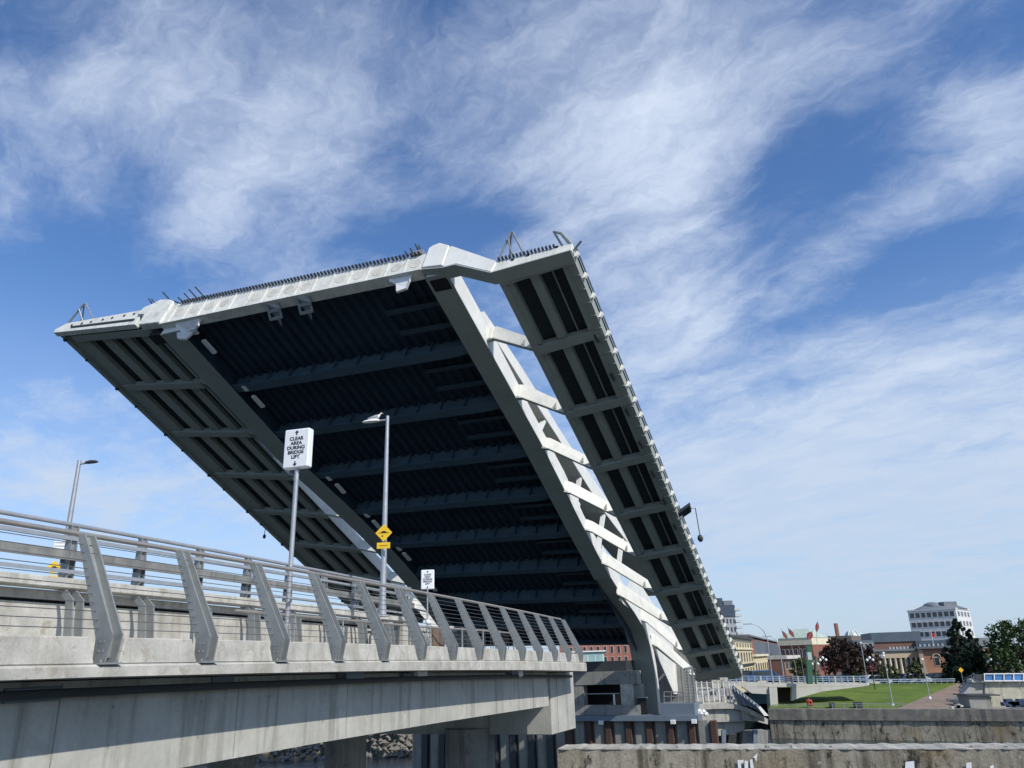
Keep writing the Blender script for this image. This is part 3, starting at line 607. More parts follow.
# main girder: face set back 1 m, haunched soffit
FA=E_(9.12,.76); FNn=-NI
def face(x,y): return onp(x,y,FA,FNn)
def soffit_z(s_pts=[(0,800),(60,788),(180,768),(327,741.5),(440,722.5),(549,705.8)]):
    return [face(*p) for p in s_pts]
sp=soffit_z()
d0=(sp[1]-sp[0]); 
near=[sp[0]-(sp[1]-sp[0])*k for k in (6,3,1.5)]
low=near+sp
mb=MB(); secs=[]
for p in low:
    top=Vector((p.x,p.y,zb(p.y)+bot(p.y)-.03)); secs.append([p,top,top+NI*.9,p+NI*.9])
mb.loft(secs); gd=mb.build('girder',CONCS,APP)
JL=mat('formwork_joint',(.24,.235,.21),.9,bump=0)
for y in (6.5,9.5,12.5,15.5,18.5,21.5,24.5):
    p=FA+TN*((y-FA.y)/TN.y); zlow=None
    for q0,q1 in zip(low,low[1:]):
        if q0.y<=y<=q1.y: zlow=q0.z+(q1.z-q0.z)*(y-q0.y)/(q1.y-q0.y)
    if zlow is None: continue
    zt_=zb(y)+bot(y)-.05; mb=MB(); mb.box(Vector((p.x,y,(zt_+zlow)/2+.01))-NI*.002,TN*.014,NI*.004,Z*(zt_-zlow-.03)); mb.build('formwork_joint',JL,gd)
    for hh in (.3,.75):
        for dy in (-.75,.75):
            if zt_-hh-.1<zlow: continue
            mb=MB(); c_=FA+TN*((y+dy-FA.y)/TN.y); c_=Vector((c_.x,c_.y,zt_-hh)); mb.tube([c_-NI*.003,c_+NI*.01],.022,8); mb.build('tie_hole',JL,gd)
mb=MB(); secs=[]
for p in low[:-1]:
    top=Vector((p.x,p.y,zb(p.y)-.32)); secs.append([p+NI*3.6,top+NI*3.6,top+NI*4.5,p+NI*4.5])
mb.loft(secs); mb.build('girder',CONCS,APP)
# pier cap under the end of the deck
es=Vector((math.sin(AZ),math.cos(AZ),0)); et=Vector((math.cos(AZ),-math.sin(AZ),0))
cc=atY(552.5,735,28.2); capz=cc.z; ctop=-.42
mb=MB(); mb.box(cc+es*1.25-et*4.6+Z*((ctop-capz)/2),et*9.2,es*2.5,Z*(ctop-capz)); cap=mb.build('pier_cap',CONCS,APP,bevel=.02)
mb=MB(); mb.box(cc+es*.62+et*.004+Z*((ctop-capz)/2),et*.01,es*.03,Z*(ctop-capz-.02)); mb.build('cap_joint',mat('joint_line',(.2,.195,.18),.9,bump=0),cap)
mb=MB(); mb.box(cc-et*.6+es*.5+Z*((ctop-capz)*.5),et*1.3,Vector((0,0,0))+es*1.1,Z*(ctop-capz-.01)); 
# columns
def col(x,y,Y,wpx,name='column'):
    c=atY(x,y,Y); r=wpx/F_PX*Y/2; mb=MB(); mb.lathe((c.x,c.y,0),[(r,-9),(r,-5),(r,c.z+.3)],24); return mb.build(name,CONCD,APP,smooth=40)
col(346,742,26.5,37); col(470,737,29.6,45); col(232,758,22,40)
# drain and lamp boxes tucked below the slab
for (x,y,w,h,Y) in [(59,694,38,13,9.0),(208,687,26,8,11.4),(243,682,19,12,12.0),(372,675,20,7,15.2),(437,675,13,9,18.0),(424,676,14,6,17.6),(528,673,16,6,24.0),(532,672.5,7,8,24.2)]:
    c=atY(x,y,Y); c=c+NI*.45; mb=MB(); k=Y/F_PX; mb.box(c,TN*(w*k*1.6),NI*.22,Z*(h*k)); mb.build('utility_box',BLUEG if w>20 else LAMPW if w<14 else BLUEG,APP,bevel=.01)
mb=MB(); mb.tube([E_(y,.55,bot(y)-.16) for y in YFINE],.05,8); mb.build('conduit',DARKST,APP)
# raised road deck behind: support beam, fascia wall
YR=[-2+1.0*i for i in range(32)]
def RD(y,off,z): p=Vector((-4.63+.34*(y-9.12),y,z+zb(y)-.06))+NI*off; return p
def rsweep(mb,prof,ys): return mb.loft([[RD(y,o,z) for o,z in prof] for y in ys])
mb=MB(); rsweep(mb,[(4.95,1.42),(5.22,1.40),(5.3,1.60),(4.97,1.60)],YR[:-3]); mb.build('parapet_beam',CONC,APP,bevel=.015)
mb=MB(); rsweep(mb,[(5.28,1.23),(6.4,1.23),(6.4,1.39),(5.28,1.39)],YR); mb.build('road_edge_band',CONC,APP)
mb=MB(); rsweep(mb,[(5.25,-.3),(6.6,-.3),(6.6,1.17),(5.25,1.17)],YR); fw=mb.build('fascia_wall',CONC,APP)
mb=MB(); rsweep(mb,[(5.4,1.17),(6.5,1.17),(6.5,1.23),(5.4,1.23)],YR); mb.build('shadow_gap',BLACK,APP)
mb=MB(); rsweep(mb,[(6.4,1.1),(16,1.1),(16,1.25),(6.4,1.25)],YR); mb.build('road_deck',ASPH,APP)
YP=[14.35+1.62*i for i in range(-8,9)]
for y in YP:
    mb=MB()
    for o in (-.11,.11):
        f=lambda h,oo: RD(y,oo,h)+TN*o
        mb.prism([f(.0,4.6),f(1.22,4.78),f(1.395,4.98),f(1.395,5.2),f(1.2,4.95),f(0,4.8)],TN*.03)
    mb.build('support_leg',GALV,APP)
# ---------------------------------------------------------------- near railing: leaning paired-plate posts, handrail, cables
RAIL=thing('walkway_railing',E_(9.12,.1),'grey steel railing of leaning plate posts and thin cables along the near walkway edge','railing')
for i,y in enumerate(YS):
    mb=MB(); w=.225
    def pt(o,h,d): return E_(y,o,h)+TN*d
    # profile (offset inward, height): vertical foot outside the kerb, knee, then leaning arm
    out=[(-.05,.0),(-.10,.30),(.53,1.46)]; inn=[(.13,.0),(.13,.26),(.64,1.46)]
    for d0,d1 in ((-.082,-.062),(.062,.082)):
        mb.prism([pt(o,h,d0) for o,h in out]+[pt(o,h,d0) for o,h in inn[::-1]],TN*(d1-d0))
    mb.prism([pt(o,h,-.061) for o,h in [(.03,.05),(.02,.30),(.60,1.44),(.62,1.44),(.05,.27),(.05,.05)]],TN*.122)
    po=mb.build('post',GALV,RAIL)
    if 4<y<20:
        for h_ in (.12,.22):
            mb=MB()
            for d_ in (-.087,.082): mb.tube([pt(.0,h_,d_),pt(.0,h_,d_+.006)],.014,6); mb.tube([pt(.06,h_,d_),pt(.06,h_,d_+.006)],.014,6)
            mb.build('bolt_pair',GALVL,po)
    if 4<y<16:
        mb=MB(); mb.box(E_(y,.04,-.012),TN*.30,NI*.22,Z*.02)
        for dx in (-.12,.12): mb.tube([E_(y,-.03,0)+TN*dx,E_(y,-.03,.03)+TN*dx],.013,6)
        mb.build('base_plate',GALV,po)
mb=MB(); mb.tube([E_(y,.66,1.475) for y in YFINE if y<29.1],.032,10); mb.build('handrail',PIPE,RAIL,smooth=60)
mb=MB()
for k in range(11):
    h=.36+k*.098; o=.07+(h-.3)*.455
    mb.tube([E_(y,o,h) for y in YS],.0055,5)
mb.build('cables',CABLE,RAIL)
# ---------------------------------------------------------------- traffic rail on the parapet beam
GR=thing('guard_rail',RD(14,5.2,1.73),'grey steel guard rail with flat middle beam on the concrete parapet beside the road','railing')
YG=YR[:-3]
for y in YP:
    if y>27: continue
    mb=MB(); c=None
    mb.prism([RD(y,5.05,1.604)+TN*-.08,RD(y,5.25,1.604)+TN*-.08,RD(y,5.2,2.56)+TN*-.08,RD(y,5.1,2.56)+TN*-.08],TN*.02)
    mb.prism([RD(y,5.05,1.604)+TN*.06,RD(y,5.25,1.604)+TN*.06,RD(y,5.2,2.56)+TN*.06,RD(y,5.1,2.56)+TN*.06],TN*.02)
    mb.prism([RD(y,5.14,1.604)+TN*-.06,RD(y,5.16,1.604)+TN*-.06,RD(y,5.16,2.56)+TN*-.06,RD(y,5.14,2.56)+TN*-.06],TN*.12)
    g_=mb.build('guard_post',GALV,GR)
    mb=MB(); mb.box(RD(y,5.04,1.98)-TN*.17,TN*.10,NI*.12,Z*.22); mb.build('spacer_block',DARKST,g_)
mb=MB(); mb.tube([RD(y,5.15,2.585) for y in YG],.04,8); mb.build('top_rail',GALVL,GR,smooth=60)
mb=MB(); rsweep(mb,[(5.08,2.29),(5.14,2.29),(5.14,2.36),(5.08,2.36)],YG); mb.build('upper_rail',GALVL,GR)
mb=MB(); rsweep(mb,[(4.98,1.92),(5.04,1.92),(5.04,2.09),(4.98,2.09)],YG); mb.build('middle_beam',GALVM,GR)
mb=MB(); rsweep(mb,[(5.02,1.69),(5.05,1.69),(5.05,1.755),(5.02,1.755)],YG); mb.build('lower_rail',GALVL,GR)
# ---------------------------------------------------------------- inner handrail and gate at the end of the walkway
IN=thing('end_fence',E_(26,3.2),'low pipe handrail and picket gate at the end of the near walkway','fence')
mb=MB(); mb.tube([E_(y,4.2-.02*(y-10),1.12) for y in range(16,23)]+[E_(23.6,3.7,1.1),E_(24.6,3.0,1.05),E_(26.5,2.6,1.05),E_(29,2.4,1.05)],.03,8); mb.build('handrail',PIPE,IN,smooth=60)
for y,o in ((18,4.0),(20,3.95),(22,3.9),(24.0,3.4),(25.2,2.85),(26.4,2.62),(27.6,2.5),(28.8,2.42)):
    mb=MB(); mb.tube([E_(y,o,.0),E_(y,o,1.1)],.028,6); mb.build('post',GALV,IN)
mb=MB()
for k in range(22):
    y=24.3+k*.21; o=3.2-(y-24.3)*.19 if y<27 else 2.6
    mb.tube([E_(y,o,.05),E_(y,o,1.0)],.012,5)
mb.build('pickets',DARKST,IN)
mb=MB(); mb.box(E_(24.8,3.5,.55),TN*.9,NI*.05,Z*1.0); mb.build('wooden_panel',mat('weathered_timber',(.16,.11,.075),.85,var=.3,scale=3),IN)
mb=MB()
for o in (4.6,4.9): mb.tube([E_(22.5,o,.0),E_(22.5,o,.8),E_(22.7,o,.95),E_(23.2,o,.95),E_(23.4,o,.8),E_(23.4,o,.0)],.035,8)
mb.build('pipe_hoop',DARKST,IN,smooth=60)
mb=MB(); mb.box(E_(25.5,5.2,.7),TN*.5,NI*.4,Z*1.4); mb.build('control_cabinet',CONC,IN,bevel=.02)
# ---------------------------------------------------------------- bascule pier, sheet piles
U0P=58.3
def onU(x,y,u): return onp(x,y,es*u,es)
def uv(x,y,u):
    p=onU(x,y,u); return p.dot(et),p.z
def PV(u,v,z): return es*u+et*v+Z*z
PIER=thing('bascule_pier',PV(U0P+2,-16,-8),'dark concrete pier with rectangular opening below the raised leaf','pier')
def pbox(name,x0,y0,x1,y1,u,du,m,par=PIER,bev=0):
    a=uv(x0,y0,u); b=uv(x1,y1,u); c=uv(x1,y0,u); v0=a[0]; v1=c[0]; zt=(a[1]+c[1])/2; zl=b[1]
    mb=MB(); mb.box(PV(u+du/2,(v0+v1)/2,(zt+zl)/2),et*(v1-v0),es*du,Z*(zt-zl)); return mb.build(name,m,par,bevel=bev)
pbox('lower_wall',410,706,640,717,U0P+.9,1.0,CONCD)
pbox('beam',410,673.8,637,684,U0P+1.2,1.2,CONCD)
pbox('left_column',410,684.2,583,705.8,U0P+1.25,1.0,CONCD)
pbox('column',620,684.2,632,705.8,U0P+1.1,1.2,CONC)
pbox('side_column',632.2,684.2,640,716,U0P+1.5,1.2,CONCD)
pbox('back_wall',560,672,640,707,U0P+4.5,.5,BLACK)  # black colour stands for the deep shade inside the pier opening
pbox('upper_frame',410,664,626,673.6,U0P+1.8,2.5,DARKST)
pbox('opening_rail',584,693.2,619,694,U0P+1.2,.08,GALV)
pbox('opening_post',613,694.2,614.5,705.7,U0P+1.2,.08,LAMPW)
pbox('door',637,698,646,716,U0P+1.0,.1,BLACK)
df=pbox('door_frame',636,697,647,698,U0P+.9,.3,GREYP)
pbox('top_beam',408,716,698,721,U0P,1.6,BLUEG)
fb=pbox('machinery_box',659.5,703.5,694,715.8,U0P+.15,2.2,BLUEG)
# deck of the pier behind
mb=MB(); mb.box(PV(U0P+9.7,-21.5,-4.95),et*22,es*16,Z*.4); mb.build('pier_deck',CONCD,PIER)
mb=MB(); mb.box(PV(U0P+13.5,-13.9,-1.9),et*6.2,es*1,Z*6.0); mb.build('rear_wall',CONCD,PIER)
for x,y in ((601,722.5),(694,721.5),(673,722)):
    c=onU(x,y,U0P-.12); mb=MB(); mb.box(c,et*.35,es*.2,Z*.28); mb.build('lamp_box',LAMPW,PIER,bevel=.02)
SPW=thing('sheet_pile_wall',PV(U0P,-16,-8),'row of rusty and grey sheet piles below the dark drawbridge pier','pile wall')
v0,_=uv(408,730,U0P); v1,_=uv(705,730,U0P); zt=uv(640,721,U0P)[1]
v=v0; i=0
while v<v1:
    mb=MB(); p=1.5; 
    mb.prism([PV(U0P+.75,v,-9),PV(U0P+.45,v+.30,-9),PV(U0P+.45,v+.95,-9),PV(U0P+.75,v+1.28,-9),PV(U0P+.9,v+1.28,-9),PV(U0P+.9,v,-9)],Z*(zt+9)); mb.build('pile_pan',PILEC,SPW)
    mb=MB(); mb.prism([PV(U0P+.25,v+1.12,-9),PV(U0P+.25,v+1.55,-9),PV(U0P+.8,v+1.55,-9),PV(U0P+.8,v+1.12,-9)],Z*(zt+8.99)); mb.build('pile',RUST if v>-22 else DARKST,SPW,bevel=.03)
    v+=p; i+=1
mb=MB(); mb.box(PV(U0P+1.3,(v0+v1)/2,(zt-9)/2),et*(v1-v0),es*.6,Z*(zt+8.9)); mb.build('backing',DARKST,SPW)
# steel access cage to the right of the pivot
CG=thing('access_ladder',onU(691,703,U0P+1),'narrow grey steel access cage standing beside the white pivot','ladder')
for x in (684.5,690.5,695.5):
    a=onU(x,703,U0P+1); b=Vector((a.x,a.y,onU(x,668,U0P+1).z)); mb=MB(); mb.tube([a,b],.07,6); mb.build('upright',GALV,CG)
mb=MB()
for y in range(669,704,3): mb.tube([onU(684.5,y,U0P+1),onU(695.5,y,U0P+1)],.03,5)
mb.tube([onU(684.5,669,U0P+1),onU(692,667,U0P+1.5)],.08,6); mb.build('rungs',GALV,CG)
mb=MB()
for y in (696.5,692,703):
    mb.tube([onU(664,y,U0P+.6),onU(684,y,U0P+.6)],.035,6)
for x in (664,671,678,684): mb.tube([onU(x,704,U0P+.6),onU(x,692,U0P+.6)],.035,6)
mb.build('platform_rail',GALV,CG)
# ---------------------------------------------------------------- footbridge right of the pier
FB=thing('footbridge',onU(720,740,57),'curved grey concrete footbridge with picket rail to the right of the pier','bridge')
YF=60.0
def fy(x,y,Y=YF): return atY(x,y,Y)
mb=MB()
arc=[(694,705.5,0),(705,704.2,0),(716,703.6,0),(728,703.4,0),(738,704.5,0),(747,707.5,.3),(756,712,.8),(764,716.5,1.6)]
th=[2.5]*8
secs=[]
for x,y,dy in arc:
    a=fy(x,y,YF-dy*1.6); secs.append([a,a+Vector((0,3.2,0)),a+Vector((0,3.2,-.35)),a-Z*.35])
mb.loft(secs); mb.build('deck_slab',CONC,FB)
mb=MB(); mb.loft([[fy(x,y+4.9,YF+.3),fy(x,y+4.9,YF+.3)+Vector((0,2,0)),fy(x,y2,YF+.3)+Vector((0,2,0)),fy(x,y2,YF+.3)] for x,y,y2 in [(702,704,722),(722,703.6,722),(744,706.5,721.5)]]); mb.build('fascia_beam',CONCS,FB)
mb=MB(); mb.prism([fy(703,722.2,YF+.7),fy(745,722,YF+.7),fy(744,731.5,YF+.7),fy(704,738.5,YF+.7)],(0,1.6,0)); mb.build('girder',CONCS,FB)
mb=MB(); mb.prism([fy(742.5,710,YF-.3),fy(751,710.5,YF-.3),fy(757,716,YF-.3),(fy(756,721.5,YF-.3)),(fy(743,720.5,YF-.3))],(0,1.5,0)); mb.build('bearing_block',CONC,FB)
mb=MB(); mb.prism([fy(758,714,YF-1.2),fy(768,719,YF-1.2),fy(768,724.5,YF-1.2),fy(757.5,721.5,YF-1.2)],(0,1.5,0)); mb.build('bearing_block',CONC,FB)
mb=MB(); mb.prism([fy(743,732,YF),fy(768,731,YF),fy(768,760,YF),fy(741,760,YF)],(0,1.6,0)); mb.build('pier',CONCD,FB)
for x in (724,755.5,711): 
    mb=MB(); mb.prism([fy(x-2,730,YF-.6),fy(x+2,730,YF-.6),fy(x+2,760,YF-.6),fy(x-2,760,YF-.6)],(0,.3,0)); mb.build('fender_pile',BLUEG,FB)
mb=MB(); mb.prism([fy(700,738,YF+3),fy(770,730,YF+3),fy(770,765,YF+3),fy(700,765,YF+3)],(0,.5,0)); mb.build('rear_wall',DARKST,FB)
mb=MB(); mb.loft([[fy(x,y+.0,YF+.5),fy(x,y+.0,YF+.5)+Vector((0,.3,0)),fy(x,y+3,YF+.5)+Vector((0,.3,0)),fy(x,y+3,YF+.5)] for x,y in ((702,703.2),(720,701.8),(738,702.8))]); mb.build('kerb',CONCS,FB)
# pickets
PK=thing('picket_railing',fy(715,704,YF+.6),'pale steel picket railing on the curved footbridge','railing')
for i in range(8):
    x=698+i*5.5; a=fy(x,704,YF+.6); b=Vector((a.x,a.y,fy(x,681+(x-698)*.03,YF+.6).z)); mb=MB(); mb.tube([a,b],.045,6); mb.build('post',LAMPW,PK)
mb=MB()
for i in range(34):
    x=696+i*1.22; a=fy(x,703,YF+.6); b=Vector((a.x,a.y,fy(x,689,YF+.6).z)); mb.tube([a,b],.014,4)
for y in (683,689,696.5): mb.tube([fy(696,y,YF+.6),fy(717,y-.8,YF+.6),fy(738,y-.2,YF+.6)],.03,6)
mb.build('pickets',GALVL,PK)
mb=MB()
for i in range(12):
    x=699+i*3.1; mb.box(fy(x,random.uniform(682,700),YF+2.4),(random.uniform(.3,1.2),0,0),(0,.4,0),(0,0,random.uniform(.2,.9)))
mb.build('machinery',CONC,PK)
LR=thing('leaning_post_railing',fy(750,708,YF),'blue grey leaning plate posts descending at the right end of the footbridge','railing')
for i in range(9):
    x=738+i*3.3; yb=705+(i*i)*.17; yt=685.5+i*2.6; Y=YF-i*.25
    a=fy(x,yb,Y); top=Vector((a.x-.35,a.y+.25,fy(x,yt,Y).z)); mb=MB(); mb.prism([a,a+Vector((.30,0,0)),top+Vector((.22,0,0)),top],(0,.12,0)); mb.build('post',BLUEG if i%2 else GALV,LR)
mb=MB(); mb.tube([fy(738+i*3.3,685.5+i*2.6,YF-i*.25)+Vector((-.3,.2,0)) for i in range(9)],.04,6); mb.build('handrail',GALVL,LR)
# rocks / fenders at the left edge of the footbridge
mb=MB()
for i in range(5): mb.ball(fy(697+i*2.2,713-(i%2)*2+i*.3,YF-.4),.2,.2,.17,6,4)
mb.build('pale_fender',LAMPW,FB)
# ---------------------------------------------------------------- far approach viaduct on the right
VI=thing('far_viaduct',atY(773,709,88),'white concrete road viaduct with blue rail behind the footbridge, left of the lawn','bridge')
YV=88.0
WCON=mat('pale_viaduct_concrete',(.47,.455,.40),.85,var=.2,scale=.5,streak=.3,streak_col=(.33,.31,.27))
def vp(name,pts,m,d=1.0,Y=YV): 
    mb=MB(); mb.prism([atY(x,y,Y) for x,y in pts],(0,d,0)); return mb.build(name,m,VI)
vp('deck_edge',[(688,681),(798,683.6),(868,683.2),(868,685.6),(798,687),(742,686.5),(688,685.6)],WCON,4)
vp('fascia_beam',[(742,686.8),(769,687.2),(769,694.2),(752,693.4)],WCON,.6)
vp('column',[(769.2,687.2),(777,687.4),(778.5,711),(771,711)],WCON,1.2,YV-.3)
vp('abutment_wall',[(792,687.2),(868,685.8),(850,688),(822,691.5),(800,697.5),(792,701)],WCON,.5)
vp('underside_shade',[(777.5,687.6),(792,687.4),(792,703),(778.5,703)],mat('brown_underside_shade',(.07,.05,.045),.9),.5,YV+3)  # dark sheet paints the shade of the open underside
vp('blue_opening',[(750,693),(770,693),(770,704),(750,704)],mat('blue_panel',(.12,.24,.34),.6),.4,YV+3.5)  # blue sheet standing where the bay is an opening
VR=thing('viaduct_railing',atY(800,683,YV),'blue grey steel rail running along the far white viaduct','railing')
BLUER=mat('blue_rail_paint',(.20,.27,.37),.5,.1)
mb=MB()
for y in (676.6,678.6,680.4): mb.tube([atY(722,y-.6,YV+.3),atY(800,y,YV+.3),atY(868,y-.2,YV+.3)],.05,6)
mb.build('rails',BLUER,VR)
for i in range(24):
    x=724+i*6.2; a=atY(x,683.2,YV+.3); mb=MB(); mb.box(Vector((a.x,a.y,(a.z+atY(x,676,YV+.3).z)/2)),(.14,0,0),(0,.14,0),(0,0,atY(x,676,YV+.3).z-a.z)); mb.build('post',BLUER if i%3 else WCON,VR)
# second grey rail right of it, behind lawn
VR2=thing('street_railing',atY(860,684,103.8),'low grey rail behind the top of the lawn','railing')
mb=MB()
for y in (679.4,681.4): mb.tube([atY(868,y,103.8),atY(915,y,103.8),atY(955,y-.4,103.8)],.045,5)
mb.build('rails',BLUER,VR2)
for i in range(15):
    x=868+i*6.1; a=atY(x,684.3,103.8); b=atY(x,679.2,103.8); mb=MB(); mb.tube([a,b],.05,5); mb.build('post',BLUER,VR2)
# promenade fence behind second seawall
PF=thing('promenade_fence',atY(775,708,86),'thin pale wire fence along the foot of the green lawn','fence')
mb=MB(); mb.tube([atY(772,704.5,86),atY(905,703.2,79.3)],.025,5); mb.tube([atY(772,706.5,86),atY(905,705.2,79.3)],.015,5); mb.build('rails',GALVL,PF)
for i in range(12):
    x=774+i*11.8; yy=yw(x)+1.4; a=atY(x,709.5,yy); mb=MB(); mb.tube([a,Vector((a.x,a.y,atY(x,704.2,yy).z))],.03,5); mb.build('post',GALVL,PF)
RED=mat('red_paint',(.38,.04,.025),.5,var=.1)
def lifebuoy(x,y,Y,label,r=.17):
    c=atY(x,y,Y); t=thing('lifebuoy',c-Z*1.0,label,'life ring')
    mb=MB(); mb.tube([c+Vector((r*math.cos(a*math.pi/8),0,r*math.sin(a*math.pi/8)*1.1)) for a in range(17)],.10,8,cap=False); mb.build('ring',RED,t,smooth=60)
    mb=MB(); mb.box(c+Vector((0,.14,0)),(.55,0,0),(0,.05,0),(0,0,.62)); mb.build('backboard',RED,t)
    mb=MB(); mb.tube([c+Vector((0,.18,-1.1)),c+Vector((0,.18,.4))],.04,6); mb.build('post',GALVL,t)
lifebuoy(810,702.8,85,'red life ring on its board in front of the lawn')
lifebuoy(722.5,679.5,80,'red life ring by the rail just under the lower end of the raised leaf',.18)
for (x,y,w) in ((858,705.5,.7),(832,706,.4)):
    c=atY(x,y,yw(x)+1.8); mb=MB(); mb.box(c,(w,0,0),(0,.6,0),(0,0,.55)); mb.box(c+Z*.3,(w+.1,0,0),(0,.7,0),(0,0,.06))
    o=mb.build('litter_bin',DARKST,None,bevel=.03); tag(o,'wide dark litter bin at the foot of the lawn' if w>.6 else 'narrow dark litter bin left of the wide one at the foot of the lawn','bin')
# ---------------------------------------------------------------- right hand ramp, blue fence, plinth
RW=thing('ramp_wall',atY(1000,705,84),'pale concrete retaining wall with slanting left end at the right edge','wall')
def rp(name,pts,m,d=.8,Y=84,par=RW): 
    mb=MB(); mb.prism([atY(x,y,Y) for x,y in pts],(0,d,0)); return mb.build(name,m,par)
STW=mat('stained_ramp_concrete',(.40,.38,.30),.9,var=.35,scale=.7,streak=.5,spots=.5,cut=.5,sw=.2)
rp('wall_face',[(985,681.8),(1100,681),(1100,712),(985,712)],STW,1)
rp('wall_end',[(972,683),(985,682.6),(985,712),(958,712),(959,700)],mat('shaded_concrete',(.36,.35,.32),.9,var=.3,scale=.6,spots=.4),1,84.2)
rp('top_slab',[(972,679.5),(975,678.6),(985,681),(985,682.4),(972,682.2)],WCON,1,83.8)
rp('low_plinth',[(968,695.6),(990,695.6),(991,708),(971,708)],CONCD,2,81)
rp('plinth_roof',[(967,694.6),(1000.5,694.6),(1000.5,695.8),(967,695.8)],DARKST,2.6,80.7)
rp('side_block',[(991,697),(1001,697),(1003,707),(991,707)],STW,1,82)
BF=thing('blue_fence',atY(1000,681,83.6),'bright blue panel fence with white frame on the pale wall at the right edge','fence')
PB=mat('blue_fence_panel',(.05,.17,.38),.5,var=.35,scale=.8)
for i in range(7):
    x0=985+i*19.5; rp('panel',[(x0+.6,674.4),(x0+18.9,674.2),(x0+18.9,680.4),(x0+.6,680.6)],PB,.1,83.6,BF)
rp('frame',[(984,673.4),(1100,672.6),(1100,673.6),(984,674.4)],LAMPW,.16,83.5,BF); rp('frame',[(984,680.4),(1100,679.8),(1100,680.6),(984,681.4)],LAMPW,.16,83.5,BF)
for i in range(12): x0=984.2+i*9.75; rp('upright',[(x0,673.4),(x0+.8,673.4),(x0+.8,681.2),(x0,681.2)],LAMPW,.14,83.45,BF)
rp('dark_panel',[(974,674.4),(984,674.2),(984,681),(976,679)],DARKST,.1,83.6,BF)
RR=thing('ramp_railing',atY(960,695,82),'blue grey railing descending beside the brick path at the right','railing')
mb=MB(); 
for dy in (0,3.5,7): mb.tube([atY(974,673.6+dy,84),atY(967,678+dy,86),atY(959,687+dy,88)],.05,5)
for i in range(7): x=960+i*2.3; y=687-i*2.2; mb.tube([atY(x,y,86),atY(x,y+9,86)],.04,5)
mb.build('rails',BLUEG,RR)
mb=MB()
for i in range(16):
    c=atY(1006+i*2.2,703+random.uniform(-1.5,1.5),79); mb.box(c,(random.uniform(.3,.9),0,0),(0,.5,0),(0,0,random.uniform(.2,.6)))
o=mb.build('stacked_tarps',mat('navy_tarp',(.03,.05,.10),.7),None,bevel=.03); tag(o,'dark blue heap lying above the far seawall at the right edge','tarpaulin heap')
mb=MB()
for i in range(9):
    c=atY(952+random.uniform(0,9),706.5+random.uniform(-1.5,2),79.5); mb.box(c,(random.uniform(.2,.5),0,0),(0,.4,0),(0,0,random.uniform(.1,.35)))
o=mb.build('pale_rubble',WCON,None); tag(o,'little heap of pale rubble where the brick path meets the seawall','rubble')
# ---------------------------------------------------------------- buildings
GLASS=mat('window_glass',(.035,.045,.055),.15,0,var=.3,scale=.5,bump=0,spec=.6)
FRAME=mat('window_frame_pale',(.55,.53,.48),.7,bump=0)
CREAM=mat('cream_render',(.56,.48,.30),.85,var=.08,scale=.3); CREAMT=mat('cream_trim',(.66,.60,.44),.8,bump=0)
RBRICK=mat('red_brick',(.235,.10,.07),.9,var=.2,scale=.8); BBRICK=mat('brown_brick',(.20,.115,.085),.9,var=.2,scale=.8)
DGREY=mat('dark_cladding',(.10,.12,.14),.6,bump=0); GROOF=mat('green_copper_roof',(.36,.44,.36),.7); TAN=mat('tan_stone',(.50,.40,.28),.85,var=.12,scale=.4)
PEACH=mat('peach_brick',(.42,.22,.14),.88,var=.12,scale=.5); OFFW=mat('white_office',(.62,.62,.60),.7,bump=0); ROOFG=mat('grey_roof',(.16,.18,.20),.7)
SLATE=mat('blue_slate',(.09,.12,.15),.6)
class Bld:
    """box building: A,B are the two ground corners of the front facade, seen from the camera left to right"""
    def __init__(s,name,label,A,B,ztop,zbot=-4.6,depth=10,m=RBRICK,cat='building'):
        s.A=Vector((A[0],A[1],zbot)); s.B=Vector((B[0],B[1],zbot)); s.e=(s.B-s.A).normalized(); s.L=(s.B-s.A).length
        s.n=Vector((s.e.y,-s.e.x,0))       # outward, towards the camera
        s.zb,s.zt=zbot,ztop; s.dep=depth; s.root=thing(name,s.A,label,cat)
        mb=MB(); mb.prism([s.A,s.B,s.B-s.n*depth,s.A-s.n*depth],Z*(ztop-zbot)); s.wall=mb.build('wall',m,s.root)
        s.proto=None
    def P(s,a,z,o=0): return s.A+s.e*a+Z*(z-s.zb)+s.n*o
    def slab(s,name,a0,a1,z0,z1,o=.15,m=FRAME,par=None,back=None):
        mb=MB(); b=s.dep if back is None else back; mb.prism([s.P(a0,z0,o),s.P(a1,z0,o),s.P(a1,z0,-b),s.P(a0,z0,-b)],Z*(z1-z0)); return mb.build(name,m,par or s.root)
    def windows(s,rows,a0,a1,nw,wfrac=.5,frame=True,fm=FRAME,gm=GLASS,side=None):
        pitch=(a1-a0)/nw
        for (z0,z1) in rows:
            for i in range(nw):
                ac=a0+(i+.5)*pitch; w=pitch*wfrac
                o,zz=.02,(z0+z1)/2
                mb=MB(); P=s.P if side is None else side
                mb.prism([P(ac-w/2-.08,z0-.1,.0),P(ac+w/2+.08,z0-.1,.0),P(ac+w/2+.08,z1+.08,.0),P(ac-w/2-.08,z1+.08,.0)],(s.n if side is None else s.e)*.05)
                f=mb.build('window',fm,s.root)
                mb=MB(); mb.prism([P(ac-w/2,z0,.055),P(ac+w/2,z0,.055),P(ac+w/2,z1,.055),P(ac-w/2,z1,.055)],(s.n if side is None else s.e)*.02); mb.build('pane',gm,f)
    def side(s): return lambda a,z,o=0: s.B-s.n*a+Z*(z-s.zb)+s.e*o
def gp(x,y,Y): p=atY(x,y,Y); return (p.x,p.y)
def zt(x,y,Y): return atY(x,y,Y).z
